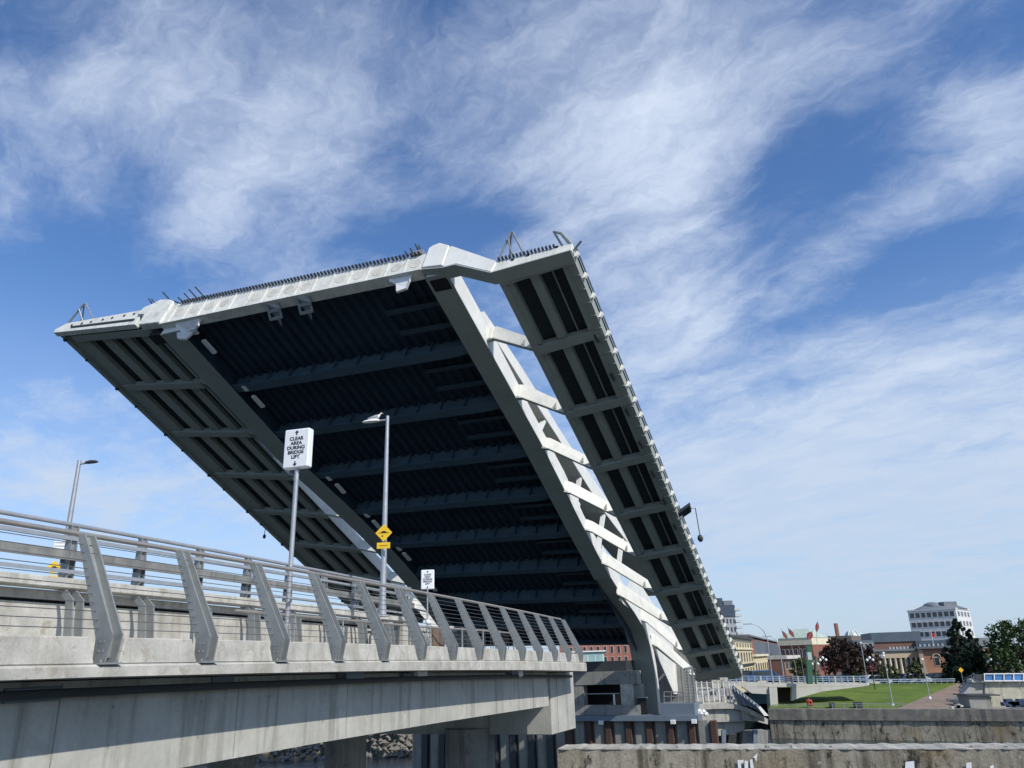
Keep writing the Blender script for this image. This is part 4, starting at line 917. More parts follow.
# condo tower
T=300; b=Bld('apartment_tower','grey high rise with dark blue top, behind the leaf end',gp(718,640,T),gp(738,640,T),zt(728,616.5,T),-4.6,14,mat('tower_grey',(.33,.35,.36),.7,bump=0))
z1=zt(728,616.5,T); z2=zt(728,605,T); z3=zt(722,598,T)
b.slab('upper_block',-.2,b.L+.2,z1,z2,.3,mat('tower_navy',(.05,.07,.10),.5)); b.slab('penthouse',0,b.L*.45,z2,z3,.1,MATS['tower_navy'])
b.slab('penthouse_step',b.L*.5,b.L*.95,z2,z2+1.6,0,ROOFG)
b.windows([(z1-3*(k+1)+.5,z1-3*k-.8) for k in range(6)],0,b.L,6,.5,fm=mat('tower_pale',(.52,.53,.54),.6,bump=0))
b.windows([(z1+.6+2.2*k,z1+1.8+2.2*k) for k in range(2)],0,b.L,7,.55,fm=MATS['tower_navy'])
mb=MB()
for k in range(14): mb.prism([b.P(b.L,z2-2.1*(k+1),.4),b.P(b.L+2.4,z2-2.1*(k+1),.4),b.P(b.L+2.4,z2-2.1*(k+1),-6),b.P(b.L,z2-2.1*(k+1),-6)],Z*.9)
mb.build('balconies',MATS['tower_pale'],b.root)
# cream hotel
b=Bld('cream_building','cream three storey building with dark cornice just right of the leaf end',gp(731,670,95),gp(754.5,670,122),zt(733,637,95),m=CREAM,depth=10)
h=b.zt; L=b.L
b.slab('cornice',-.3,L+.3,h,h+.28,.45,DARKST); b.slab('string_course',-.1,L+.1,h-1.35,h-1.2,.2,CREAMT); b.slab('string_course',-.1,L+.1,h-3.3,h-3.15,.3,DARKST)
b.slab('frieze',0,L,h-.35,h-.01,.12,CREAMT)
b.windows([(h-1.05,h-.5),(h-2.85,h-1.7),(h-5.0,h-3.7)],.3,L-.3,8,.42,fm=CREAMT)
b=Bld('cream_annex','low cream annex between the cream building and the red brick one',gp(755,670,122),gp(769,670,142),zt(755,656.5,122),m=CREAM,depth=8)
b.slab('cornice',-.1,b.L+.1,b.zt,b.zt+.3,.35,CREAMT); b.windows([(b.zt-2.4,b.zt-1.0)],.3,b.L-.3,6,.45,fm=CREAMT)
# red brick / grey building
b=Bld('brick_warehouse','red brick building with grey glazed upper floor behind the cream annex',gp(752,670,126),gp(786,670,250),zt(752,638,126),m=RBRICK,depth=14)
h=b.zt; L=b.L; b.slab('parapet',-.3,9.5,h-3,h+.3,.1,RBRICK); b.slab('upper_storey',10,L,h-3.1,h-.2,.12,DGREY); b.slab('roof_edge',-.2,L,h+.3,h+.55,.3,ROOFG)
b.windows([(h-2.6,h-.9)],11,L-1,16,.5,fm=mat('pale_frame',(.3,.33,.36),.6,bump=0)); b.windows([(h-5.2,h-3.7),(h-7.2,h-5.8)],11,L-1,16,.45,fm=RBRICK)
# brick building with green roof
b=Bld('green_roof_building','brick building with cream frieze and pale green hipped roof, under the red banners',gp(783,670,172),gp(816,670,168),zt(785,645,170),m=RBRICK,depth=14)
h=b.zt; L=b.L; b.slab('frieze',-.1,L+.1,h-.1,h+1.3,.2,CREAMT); b.windows([(h-2.4,h-.9),(h-5,h-3.4)],.3,L-.3,7,.45)
mb=MB(); mb.add([b.P(-.2,h+1.3,.3),b.P(L+.2,h+1.3,.3),b.P(L+.2,h+1.3,-12),b.P(-.2,h+1.3,-12),b.P(L*.3,h+3.2,-5),b.P(L*.75,h+3.2,-5)],[(0,1,5,4),(1,2,5),(2,3,4,5),(3,0,4),(0,3,2,1)]); mb.build('roof',GROOF,b.root)
b=Bld('brown_roof_building','long dark brick building with brown roof behind the maroon tree',gp(813,670,195),gp(856,670,190),zt(820,637,192),m=RBRICK,depth=14)
h=b.zt; b.slab('roof',-.2,b.L+.2,h-2.2,h+.1,.15,mat('brown_roof',(.14,.12,.10),.8)); b.windows([(h-4.2,h-2.7),(h-6.8,h-5.2)],.5,b.L-.5,9,.5)
mb=MB(); c=atY(837,632,195); mb.box(c,(.7,0,0),(0,.7,0),(0,0,4)); mb.build('chimney',RBRICK,b.root)
b=Bld('shop_row','small pale fronted shops below the red and green brick buildings',gp(786,676,150),gp(800,676,160),zt(790,656,150),m=BBRICK,depth=6)
b.slab('canopy',-.1,b.L+.1,b.zt-.5,b.zt+.1,.6,FRAME); b.windows([(b.zt-2.2,b.zt-.9)],.2,b.L-.2,4,.6)
# glass domed roof building
b=Bld('domed_building','building with pale glazed drum on its roof, behind the maroon tree',gp(842,670,230),gp(880,670,228),zt(860,642,229),m=SLATE,depth=14)
mb=MB(); c=atY(852,635,232); mb.ball(c-Z*.8,2.1,2.0,2.2,16,10); mb.box(c+Vector((2.5,0,-1.6)),(5,0,0),(0,4,0),(0,0,2.2)); mb.build('glass_drum',mat('pale_glass',(.42,.50,.50),.3,var=.3,scale=.8,bump=0),b.root,smooth=50)
mb=MB(); 
for k in range(7): mb.tube([c-Z*.8+Vector((2.12*math.sin(a*.35)*math.cos(k*.9),-2.02*math.sin(a*.35),2.22*math.cos(a*.35))) for a in range(1,8)],.12,5)
mb.build('drum_ribs',LAMPW,b.root)
b.windows([(b.zt-1.5,b.zt-.4)],.5,b.L-.5,10,.6,fm=SLATE)
# white office tower
T=230; A_=gp(913,640,T); B_=gp(962,640,T-8)
b=Bld('office_tower','white office block with rows of dark square windows above the tan hall',A_,B_,zt(930,611,T),m=OFFW,depth=17)
h=b.zt; L=b.L; rows=[(h-2.55*(k+1)+.75,h-2.55*k-.55) for k in range(6)]
b.windows(rows,.3,L-.3,8,.74,fm=OFFW)
b.windows(rows,.8,b.dep-.8,4,.55,fm=OFFW,side=b.side())
b.slab('parapet',-.15,L+.15,h,h+.35,.15,OFFW)
mb=MB(); 
mb.loft([[b.P(L*f-w,h+.35,-2-0),b.P(L*f+w,h+.35,-2),b.P(L*f+w,h+.35,-14),b.P(L*f-w,h+.35,-14)] if q==0 else [b.P(L*f-w*.6,h+1.5,-4),b.P(L*f+w*.6,h+1.5,-4),b.P(L*f+w*.6,h+1.5,-12),b.P(L*f-w*.6,h+1.5,-12)] for f,w,q in ((.55,6,0),(.55,6,1))])
mb.ball(b.P(L*.42,h+1.2,-6),2.3,3,1.3,14,8); mb.box(b.P(L*.74,h+1.5,-6),(3.6,0,0),(0,4,0),(0,0,1.5)); mb.build('roof_dome',ROOFG,b.root,smooth=50)
# dark glass building with brick storey
b=Bld('glass_roof_building','dark glazed block over a brick storey, behind the tan columned hall',gp(878,670,152),gp(926,670,150),zt(880,632.5,151),m=BBRICK,depth=12)
h=b.zt; L=b.L; b.slab('glazed_storey',-.2,L+.2,h-1.7,h,.2,SLATE); b.windows([(h-1.35,h-.5)],L*.3,L-.2,9,.7,gm=mat('bright_glass',(.40,.46,.50),.2,bump=0),fm=SLATE); b.windows([(h-3.3,h-2.6)],L*.3,L-.2,9,.6,gm=MATS['bright_glass'],fm=BBRICK)
b=Bld('slate_roof_wing','grey slate roofed wing right of the dark glazed block',gp(921,670,148),gp(952,670,146),zt(925,640.5,147),m=SLATE,depth=10); b.windows([(b.zt-1.3,b.zt-.6)],.3,b.L-.3,6,.5,gm=MATS['bright_glass'],fm=SLATE)
b=Bld('low_slate_building','low slate building left of the dark glazed block',gp(858,670,150),gp(879,670,150),zt(868,640,150),m=SLATE,depth=8); b.windows([(b.zt-1.5,b.zt-.6)],.2,b.L-.2,4,.6)
# classical hall
T=118
b=Bld('columned_hall','tan stone hall with row of pale columns facing the lawn',gp(872,676,T),gp(923.5,676,T-1),zt(900,650,T),m=BBRICK,depth=12)
h=b.zt; L=b.L
b.slab('entablature',-.1,L+.1,h-1.05,h-.15,.45,TAN); b.slab('cornice',-.2,L+.2,h-.12,h+.15,.7,ROOFG); b.slab('base_ledge',-.1,L+.1,h-3.75,h-3.4,.45,TAN)
for i in range(9):
    mb=MB(); a=.6+i*(L-1.2)/8; c=b.P(a,h-3.4,.25); mb.lathe(c,[(.22,0),(.19,.15),(.17,2.2),(.24,2.34)],10); mb.build('column',CREAMT,b.root,smooth=40)
b.windows([(h-3.1,h-1.4)],.9,L-.9,8,.5,fm=TAN); b.windows([(h-5.0,h-3.95)],.9,L-.9,6,.62,fm=TAN)
b=Bld('brick_hall_wing','peach brick wing with small arched window and dark ground floor, left of the conifer',gp(923.5,676,T-2.4),gp(956,676,T-4),zt(940,647.5,T-3),m=PEACH,depth=12)
h=b.zt; L=b.L; b.slab('cornice',-.1,L+.1,h-.1,h+.2,.45,ROOFG); b.slab('corner_pilaster',-.05,.5,-4.6,h-.1,.15,TAN,back=.3); b.slab('corner_pilaster',L-.55,L+.05,-4.6,h-.1,.15,TAN,back=.3)
b.slab('shop_band',.5,L-.3,h-3.6,h-3.4,.8,FRAME,back=.2); b.slab('shop_front',.8,L-.5,-4.55,h-3.75,.1,BLACK,back=.2)
b.windows([(h-2.3,h-1.3)],L*.42,L*.62,1,.7,fm=CREAMT)
mb=MB(); mb.tube([b.P(L*.52+.5*math.cos(q*math.pi/8),h-1.3+.5*math.sin(q*math.pi/8),.1) for q in range(9)],.07,5); mb.build('arch',CREAMT,b.root)
b=Bld('peach_house','peach brick house with grey mansard seen between the two big trees',gp(984,676,140),gp(1000,676,140),zt(990,648,140),m=PEACH,depth=10)
b.slab('roof',-.2,b.L+.2,b.zt,b.zt+1.7,.2,ROOFG); b.windows([(b.zt-1.9,b.zt-.7),(b.zt-4,b.zt-2.8)],.2,b.L-.2,3,.4,fm=CREAMT)
# buildings visible beneath the raised leaf
b=Bld('teal_pavilion','pale teal glazed pavilion seen under the raised leaf',gp(572,662,100),gp(604.5,662,100),zt(590,652,100),-3.6,6,mat('teal_glass',(.30,.44,.42),.3,var=.15,scale=.6,bump=0))
b.windows([(b.zt-1.2,b.zt-.3)],.1,b.L-.1,4,.85,fm=LAMPW,gm=mat('teal_pane',(.28,.44,.43),.25,bump=0)); b.slab('roof',-.2,b.L+.2,b.zt,b.zt+.15,.3,LAMPW)
b=Bld('red_brick_block','red brick block with pale pilasters seen under the raised leaf',gp(560,662,130),gp(632,662,128),zt(600,644,130),-4.6,8,mat('pinkish_brick',(.38,.16,.12),.85,var=.12,scale=.5))
b.windows([(b.zt-1.4,b.zt-.4),(b.zt-3.2,b.zt-2.0)],.3,b.L-.3,10,.34,fm=mat('pink_trim',(.52,.40,.33),.8,bump=0))
# ---------------------------------------------------------------- trees
def leaf_mat(name,c1,c2):
    mt=bpy.data.materials.new(name); mt.use_nodes=True; t=mt.node_tree; g=NB(t); bs=t.nodes['Principled BSDF']
    tc=g.n('ShaderNodeTexCoord').outputs['Object']
    a=g.ramp(g.noise(tc,1.1,4,.7).outputs['Fac'],.35,.65); g.l(g.mix(a,c1,c2),bs.inputs['Base Color']); bs.inputs['Roughness'].default_value=.75; bs.inputs['Specular IOR Level'].default_value=.2; return mt
BARK=mat('tree_bark',(.09,.07,.05),.95,var=.3,scale=4,bump=.5)
def clump(vs,fs,c,r,n,sz,rnd,flat=1.0):
    for _ in range(n):
        d=Vector((rnd.gauss(0,1),rnd.gauss(0,1),rnd.gauss(0,1)*flat)).normalized()*r*rnd.uniform(.35,1.05)
        p=c+d; a=Vector((rnd.gauss(0,1),rnd.gauss(0,1),rnd.gauss(0,1))).normalized(); b=a.orthogonal().normalized(); q=a.cross(b)
        s=sz*rnd.uniform(.6,1.5); k=len(vs); vs+=[p+b*s,p+q*s*.7,p-b*s,p-q*s*.7]; fs.append((k,k+1,k+2,k+3))
def tree(name,label,base,H,Wd,m,kind='round',seed=1,n=90,sz=.17,cat='tree',group=None):
    rnd=random.Random(seed); base=Vector(base); t=thing(name,base,label,cat,group)
    mb=MB(); th=H*(.9 if kind=='conifer' else .62)
    pts=[base+Vector((rnd.uniform(-.1,.1)*k,rnd.uniform(-.1,.1)*k,th*k/5)) for k in range(6)]
    mb.tube(pts,[max(H*.035*(1-k/6.2),.03) for k in range(6)],8)
    cl=[]
    if kind=='conifer':
        L=22
        for i in range(L):
            f=i/(L-1); z=H*(.10+.88*f); r=Wd*.5*(1-f)**.72*rnd.uniform(.8,1.1)+.12; k=max(3,int(9*(1-f)+2))
            for j in range(k):
                a=rnd.uniform(0,6.28); rr=r*rnd.uniform(.45,1.0); c=base+Vector((rr*math.cos(a),rr*math.sin(a),z-rr*.15))
                cl.append((c,H*.060*(1.35-f)))
                if j%3==0: mb.tube([base+Z*(z+.1),c],[.05,.02],4)
    else:
        for i in range(n):
            u=rnd.uniform(0,6.28); v=rnd.uniform(-.75,1); rr=math.sqrt(max(0,1-v*v*.9))*rnd.uniform(.45,1.0)
            c=base+Vector((rr*math.cos(u)*Wd*.5,rr*math.sin(u)*Wd*.5,H*.58+v*H*.38+rnd.uniform(-.3,.3))); cl.append((c,H*.085*rnd.uniform(.7,1.3)))
            if i%6==0: mb.tube([pts[3+i%2],(pts[4]+c)/2+Vector((0,0,-.2)),c],[.09,.06,.02],5)
    mb.build('trunk',BARK,t,smooth=60)
    vs=[];fs=[]
    for c,r in cl: clump(vs,fs,c,r,34,sz,rnd,.8)
    mb=MB(); mb.add(vs,fs); o=mb.build('crown',m,t)
    return t
LDARK=leaf_mat('conifer_needles',(.014,.028,.018),(.03,.048,.028)); LGRN=leaf_mat('green_leaves',(.022,.045,.015),(.055,.085,.025)); LMAR=leaf_mat('maroon_leaves',(.022,.014,.014),(.055,.035,.03)); LMID=leaf_mat('shrub_leaves',(.03,.055,.02),(.07,.085,.03))
LPINK=leaf_mat('pink_blossom',(.20,.05,.07),(.30,.12,.13))
def gpt(x,y,Y,z=-4.55): p=atY(x,y,Y); return (p.x,p.y,z)
tree('conifer_tree','tall dark conifer with ragged tip in front of the white office block',gpt(966,675,108),8.1,6.4,LDARK,'conifer',3,sz=.21)
tree('conifer_tree','narrow darker conifer leaning against the right side of the tall one',gpt(979,675,109),6.8,4.4,LDARK,'conifer',13,sz=.16)
tree('leafy_tree','broad green leafy tree cut by the right edge of the photo',gpt(1028,672,102),7.6,8.0,LGRN,'round',5,150,sz=.17)
tree('leafy_tree','small bright green tree at the foot of the broad one, right edge',gpt(1006,675,97),4.0,4.2,LGRN,'round',6,60,sz=.15)
tree('maroon_tree','rounded dark maroon tree in front of the brown roof building',gpt(846,678,110),5.9,6.2,LMAR,'round',8,120,sz=.17)
tree('maroon_tree','low dark maroon tree to the right of the taller one, left of the columned hall',gpt(866,678,112),5.0,5.0,LMAR,'round',9,80,sz=.17)
tree('small_tree','small green tree beside the green column',gpt(803,678,112),3.6,3.0,LMID,'round',11,50,sz=.14)
for i,(x,w,h,lab) in enumerate([(822,2.2,1.9,'low shrub just right of the green column'),(880,2.6,2.2,'round shrub in front of the left end of the columned hall'),(893,2.2,2.6,'shrub before the third column of the tan hall'),(918,2.4,2.8,'shrub before the right end of the columned hall'),(858,2.4,1.8,'shrub below the low maroon tree'),(951,1.6,1.4,'small shrub at the top right corner of the lawn')]):
    tree('shrub',lab,gpt(x,681,106.5+i*.1),h,w,LMID,'round',20+i,26,sz=.12,cat='shrub',group='shrubs behind the lawn')
# hanging flower baskets read as pink tufts
# ---------------------------------------------------------------- lamp posts on the lawn (globe lamps)
def globe_lamp(xb,yb,xt,yt,Y,label,globes=3):
    b=atY(xb,yb,Y); zt_=atY(xt,yt,Y).z; t=thing('globe_lamp',b,label,'street lamp','slender globe lamps on the lawn')
    mb=MB(); mb.tube([b,Vector((b.x,b.y,zt_))],[.065,.045],8); mb.build('pole',GALVL,t,smooth=60)
    mb=MB(); mb.lathe(b,[(.16,0),(.16,.1),(.07,.25)],8); mb.build('base',LAMPW,t)
    for k in range(globes):
        a=k*2.1; c=Vector((b.x+.4*math.cos(a)*(k>0),b.y+.4*math.sin(a)*(k>0),zt_+(.25 if k==0 else 0))); mb=MB(); mb.ball(c,.13,.13,.13,10,6); mb.build('globe',SIGNW,t,smooth=60)
globe_lamp(868,685,862,645,100,'pale pole lamp at the top left corner of the lawn before the maroon tree',1)
globe_lamp(893,706,884,656,80,'pale globe lamp standing lowest on the lawn before the columned hall')
globe_lamp(930,699,923.5,662,86,'pale globe lamp near the brick path, rightmost of those on the lawn',1)
for (x,y,lab) in [(815,664,'globe lamp right of the green column'),(823,660,'globe lamp in front of the maroon tree, left side'),(870,660,'globe lamp before the left end of the tan hall'),(991,662,'globe lamp in front of the tree at the right')]:
    c=atY(x,y,99); t=thing('globe_lamp',(c.x,c.y,-4.5),lab,'street lamp','globe lamps along the street'); mb=MB(); mb.tube([(c.x,c.y,-4.5),c],.06,6); mb.build('pole',DARKST,t)
    for k in range(3):
        mb=MB(); mb.ball(c+Vector((.35*(k-1),0,.25 if k==1 else 0)),.17,.17,.17,8,5); mb.build('globe',SIGNW,t,smooth=60)
    vs=[];fs=[]; clump(vs,fs,c-Z*.9,.55,90,.09,random.Random(int(x)),.8); mb=MB(); mb.add(vs,fs); mb.build('flower_basket',LPINK,t)
# curved street lamps
def curved_lamp(pts,Y,label):
    P_=[atY(x,y,Y) for x,y in pts]; t=thing('street_lamp',(P_[0].x,P_[0].y,P_[0].z),label,'street lamp','tall curved street lamps')
    mb=MB(); mb.tube(P_,[.07]+[.055]*(len(P_)-2)+[.035],8); mb.build('pole',GALVL,t,smooth=60)
    mb=MB(); e=P_[-1]; mb.box(e+Vector((-.35,0,-.03)),(.9,0,0),(0,.3,0),(0,0,.1)); mb.build('lamp_head',GALVL,t,bevel=.02)
curved_lamp([(773,684),(770,660),(767.5,640),(764,631),(758,625.5),(751,623.5)],84,'tall curved street lamp with arm to the left, above the far viaduct')
curved_lamp([(785,684),(782,664),(779.5,648),(776,640),(770,636)],92,'shorter curved street lamp to the right of the tall one on the far viaduct')
# green column and red banners
GRN=mat('green_column_paint',(.03,.11,.06),.5)
c=atY(810,684,86); t=thing('green_column',c,'slim green column with white panel rising behind the viaduct rail','sign column')
def cb(name,x0,y0,x1,y1,m,d=.5,Y=86):
    mb=MB(); mb.prism([atY(x0,y1,Y),atY(x1,y1,Y),atY(x1-1,y0,Y),atY(x0-1,y0,Y)],(0,d,0)); return mb.build(name,m,t)
cb('shaft',808,660,813,684,GRN); cb('cap',807.6,645.5,812.4,652,GRN); cb('white_panel',808.3,652.2,812.4,659.8,mat('pale_panel',(.36,.45,.42),.5,bump=0))
mb=MB(); mb.tube([atY(816,684,86),atY(815.3,656,86)],.12,8); mb.build('side_pole',GRN,t)
REDB=mat('red_banner',(.22,.018,.022),.7,bump=0)
for i,(x,y,w,h,ang,lab) in enumerate([(785,635,2.2,8,28,'leftmost red leaf shaped banner, tilted left'),(791.5,633,2.4,8.5,28,'second red leaf shaped banner from the left, tilted left'),(810,635.5,4.2,8,-35,'broad red leaf shaped banner, lowest and widest'),(817.3,627,2.4,8.5,-14,'highest red leaf shaped banner, tilted right')]):
    c=atY(x,y,88); k=88/F_PX; t=thing('leaf_banner',(c.x,c.y,-3),lab,'banner','red leaf shaped banners on poles')
    a=math.radians(ang); up=Vector((-math.sin(a),0,math.cos(a))); rt=Vector((math.cos(a),0,math.sin(a)))
    pr=[(0,-.5),(.35,-.25),(.5,.0),(.38,.22),(0,.5),(-.38,.22),(-.5,0),(-.35,-.25)]
    mb=MB(); mb.prism([c+rt*(u*w*k*1.35)+up*(v*h*k*1.15) for u,v in pr],(0,.12,0)); mb.build('banner',REDB,t)
    mb=MB(); q=c-up*(h*k*.4); mb.tube([c+up*(h*k*.8),q,q-up*.8,Vector((q.x+math.sin(a)*1.1,q.y,-3))],.022,5); mb.build('pole',GALVL,t)
c=atY(931.5,634.5,140); t=thing('flag',(c.x,c.y,0),'small red flag flying before the white office block','flag'); mb=MB(); mb.loft([[c+Vector((i*.11,.12*math.sin(i*1.3),.3-.04*i)),c+Vector((i*.11,.12*math.sin(i*1.3)+.02,.3-.04*i)),c+Vector((i*.11,.12*math.sin(i*1.3)+.02,-.25-.06*i)),c+Vector((i*.11,.12*math.sin(i*1.3),-.25-.06*i))] for i in range(6)]); mb.build('cloth',mat('flag_red',(.6,.06,.05),.7,bump=0),t)
mb=MB(); mb.tube([c+Vector((0,0,.7)),c-Z*3],.04,5); mb.build('pole',LAMPW,t)
c=atY(961,670,96); t=thing('warning_sign',(c.x,c.y,-4.5),'yellow sign on a pole at the foot of the tall conifer','sign'); mb=MB(); mb.prism([c+Vector((.3*math.cos(q*math.pi/2),0,.3*math.sin(q*math.pi/2))) for q in range(4)],(0,.05,0)); mb.build('plate',mat('orange_yellow',(.7,.38,.02),.5,bump=0),t); mb=MB(); mb.tube([(c.x,c.y+.08,-4.5),(c.x,c.y+.08,c.z)],.04,5); mb.build('pole',GALV,t)
# ---------------------------------------------------------------- cars
def car(x,Y,z,col_,label,heading=0,van=False):
    p=atY(x,680,Y); o=Vector((p.x,p.y,z)); t=thing('parked_car',o,label,'car','cars along the street behind the lawn')
    ca,sa=math.cos(heading),math.sin(heading)
    def Tp(a,b,c): return o+Vector((a*ca-b*sa,a*sa+b*ca,c))
    m=mat('car_paint_%s'%col_[0],col_[1],.25,.2,var=.02,bump=0); H=1.45 if not van else 1.9
    prof=[(-2.1,.35),(-2.15,.75),(-1.6,.92),(-1.1,H-.05),(-.6,H),(.7,H),(1.15,H-.1),(1.7,.95),(2.1,.8),(2.15,.35)]
    mb=MB(); mb.prism([Tp(a,-.85,c) for a,c in prof],Tp(0,1.7,0)-Tp(0,0,0)); mb.build('body',m,t,bevel=.06)
    mb=MB(); mb.prism([Tp(a,-.865,c) for a,c in [(-1.35,.93),(-1.0,H-.13),(.65,H-.13),(1.35,.93)]],Tp(0,.01,0)-Tp(0,0,0)); mb.prism([Tp(a,.865,c) for a,c in [(-1.35,.93),(-1.0,H-.13),(.65,H-.13),(1.35,.93)]],Tp(0,-.01,0)-Tp(0,0,0)); mb.build('side_windows',GLASS,t)
    for a in (-1.3,1.3):
        for s_ in (-.8,.62):
            mb=MB(); mb.tube([Tp(a,s_,.33),Tp(a,s_+.18,.33)],.33,14); w_=mb.build('wheel',BLACK,t,smooth=40)
    return t
WH=('white',(.7,.7,.7)); DK=('dark',(.02,.025,.03)); BL=('blue',(.03,.07,.15)); SV=('silver',(.4,.42,.44))
car(874,108,-4.5,WH,'white car half hidden at the top left of the lawn',.1); car(901,109,-4.5,DK,'dark car below the middle columns of the tan hall'); car(913,108.4,-4.5,SV,'silver car below the right columns of the tan hall')
car(941,108.5,-4.5,DK,'dark car before the shop front of the peach brick wing'); car(888,110,-4.5,BL,'blue car behind the lowest lawn lamp')
car(762,93.5,atY(762,683.5,92).z-.1,BL,'dark blue car crossing the viaduct below the cream annex',.15); car(741,94,atY(741,684,92).z-.1,DK,'dark car crossing the viaduct below the cream building',.15)
c=atY(878,683,104.5)
mb=MB(); mb.prism([atY(867,683,104.8),atY(881,684.2,104.8),atY(880,681.6,104.8),atY(868,680,104.8)],(0,1.4,0)); o=mb.build('low_white_wall',WCON,None); tag(o,'short low white wall at the top left corner of the lawn','wall')
# ---------------------------------------------------------------- signs and lamps near the camera
def text(name,body,size,c,right,up,m,par,sx=1.0):
    cu=bpy.data.curves.new(name,'FONT'); cu.body=body; cu.size=size; cu.align_x='CENTER'; cu.align_y='CENTER'; cu.extrude=.002; cu.offset=size*.022
    tmp=bpy.data.objects.new('tmp',cu); COL.objects.link(tmp); bpy.context.view_layer.update()
    me=bpy.data.meshes.new_from_object(tmp.evaluated_get(bpy.context.evaluated_depsgraph_get())); bpy.data.objects.remove(tmp)
    o=bpy.data.objects.new(name,me); COL.objects.link(o); o.parent=par; me.materials.clear(); me.materials.append(m)
    w=wl(par); nrm=right.cross(up)
    for v in me.vertices: v.co=c+right*(v.co.x*sx)+up*v.co.y+nrm*v.co.z-w
    return o
def clear_sign(xc,yc,Y,hpx,label,ypole,rot,thick=.13,zbase=None,pole_r=.042):
    c=atY(xc,yc,Y); k=(c.length/ (ray(xc,yc).length))/F_PX; h=hpx*k; w=h*.70
    right=Vector((math.cos(rot),math.sin(rot),0)); nrm=right.cross(Z)      # faces the viewer
    zbase=zb(Y) if zbase is None else zbase
    t=thing('clear_area_sign',(c.x,c.y,zbase),label,'sign')
    bm_=MB(); bm_.box(c-nrm*(thick/2),right*w,Z*h,nrm*thick); bo=bm_.build('sign_box',SIGNW,t,bevel=.02)
    f=c+nrm*.003
    lines=['CLEAR','AREA','DURING','BRIDGE','LIFT']
    for i,s_ in enumerate(lines): text('lettering',s_,h*.125,f+Z*(h*(.245-.118*i)),right,Z,BLACK,bo,1.05)
    for sg in (1,-1):
        a=f+Z*(sg*h*.40); mb=MB(); q=h*.05
        mb.prism([a+right*-q*1.1-Z*sg*0,a+right*q*1.1,a+Z*sg*q*1.2],nrm*.003); mb.prism([a-right*q*.3-Z*sg*q*1.2,a+right*q*.3-Z*sg*q*1.2,a+right*q*.3,a-right*q*.3],nrm*.003); mb.build('arrow',BLACK,bo)
    mb=MB(); pc=c-nrm*(thick/2); mb.tube([(pc.x,pc.y,zbase),(pc.x,pc.y,c.z-h/2)],pole_r,12); mb.build('pole',GALVL,t,smooth=60)
    mb=MB(); mb.lathe((pc.x,pc.y,zbase),[(.13,0),(.13,.03),(.06,.05)],12); mb.build('base_plate',GALV,t)
    return t
clear_sign(296,448,14.2,40,'larger white box sign reading CLEAR AREA DURING BRIDGE LIFT on a tall pole',650,-.28,.17)
t2=clear_sign(427.5,579.5,25.5,19,'smaller white sign reading CLEAR AREA DURING BRIDGE LIFT near the end of the walkway',650,-.05,.05,pole_r=.025)
c=atY(428,622,25.4); mb=MB(); mb.ball(c,.085,.085,.10,12,8); mb.build('camera_dome',SIGNW,t2,smooth=60)
def hump_sign(c,h,right,t):
    nrm=right.cross(Z); d=h*.5
    mb=MB(); mb.prism([c+right*d,c+Z*d,c-right*d,c-Z*d],nrm*.006); pl=mb.build('diamond_plate',YEL,t)
    f=c+nrm*.009
    mb=MB(); mb.prism([f-right*d*.62-Z*d*.03,f+right*d*.62-Z*d*.03,f+right*d*.62+Z*d*.02,f+right*d*.34+Z*d*.03,f+right*d*.18+Z*d*.2,f-right*d*.18+Z*d*.2,f-right*d*.34+Z*d*.03,f-right*d*.62+Z*d*.02],nrm*.003)
    mb.prism([f-right*d*.24-Z*d*.42,f-right*d*.05-Z*d*.42,f-right*d*.08-Z*d*.28,f-right*d*.22-Z*d*.28],nrm*.003); mb.build('hump_symbol',BLACK,pl)
    e=c-Z*(h*.72); mb=MB(); mb.box(e,right*h*.78,Z*h*.34,nrm*.008); p2=mb.build('tab_plate',YEL,t)
    mb=MB()
    mb.box(e+nrm*.007,right*h*.5,Z*h*.055,nrm*.003)
    mb.build('tab_marking',mat('faded_marking',(.35,.2,.02),.6,bump=0),p2)
def road_lamp(px,ytop,Y,arm,label,rt=.055,rb=.105,head_px=14,zbase=1.28):
    top=atY(px,ytop,Y); t=thing('street_lamp',(top.x,top.y,zbase),label,'street lamp')
    mb=MB(); mb.tube([(top.x,top.y,zbase),top],[rb,rt],14); mb.build('pole',GALVL,t,smooth=60)
    mb=MB(); mb.lathe((top.x,top.y,zbase),[(.22,0),(.22,.04),(rb+.02,.06),(rb+.01,.3)],14); mb.build('base',GALVL,t)
    a=Vector(arm); s=top-Z*.12; mb=MB(); mb.tube([s,s+a*.4,s+a*.8],.028,8); ar=mb.build('arm',GALVL,t,smooth=60)
    h0=s+a*.32; d=a.normalized(); side=d.cross(Z).normalized(); L=a.length
    mb=MB(); secs=[]
    for f,w,hh in ((0,.04,.03),(.12,.09,.05),(.5,.12,.06),(.85,.09,.04),(1,.02,.015)):
        p=h0+a*(f*.68); secs.append([p-side*w*1.0-Z*.01,p+side*w-Z*.01,p+side*w*.6+Z*hh,p-side*w*.6+Z*hh])
    mb.loft(secs); mb.build('lamp_head',LAMPW if arm[0]<0 else DARKST,ar,smooth=50)
    return t,top,s
t,top,s=road_lamp(387.6,416,22.5,(-.78,.1,-.03),'grey street lamp with gull on its arm, before the dark leaf',.05,.095)
hs=atY(384,533,22.3); kk=22.3/F_PX*1.0; hump_sign(hs+Vector((0,-.03,0)),.50,Vector((1,-.12,0)).normalized(),t)
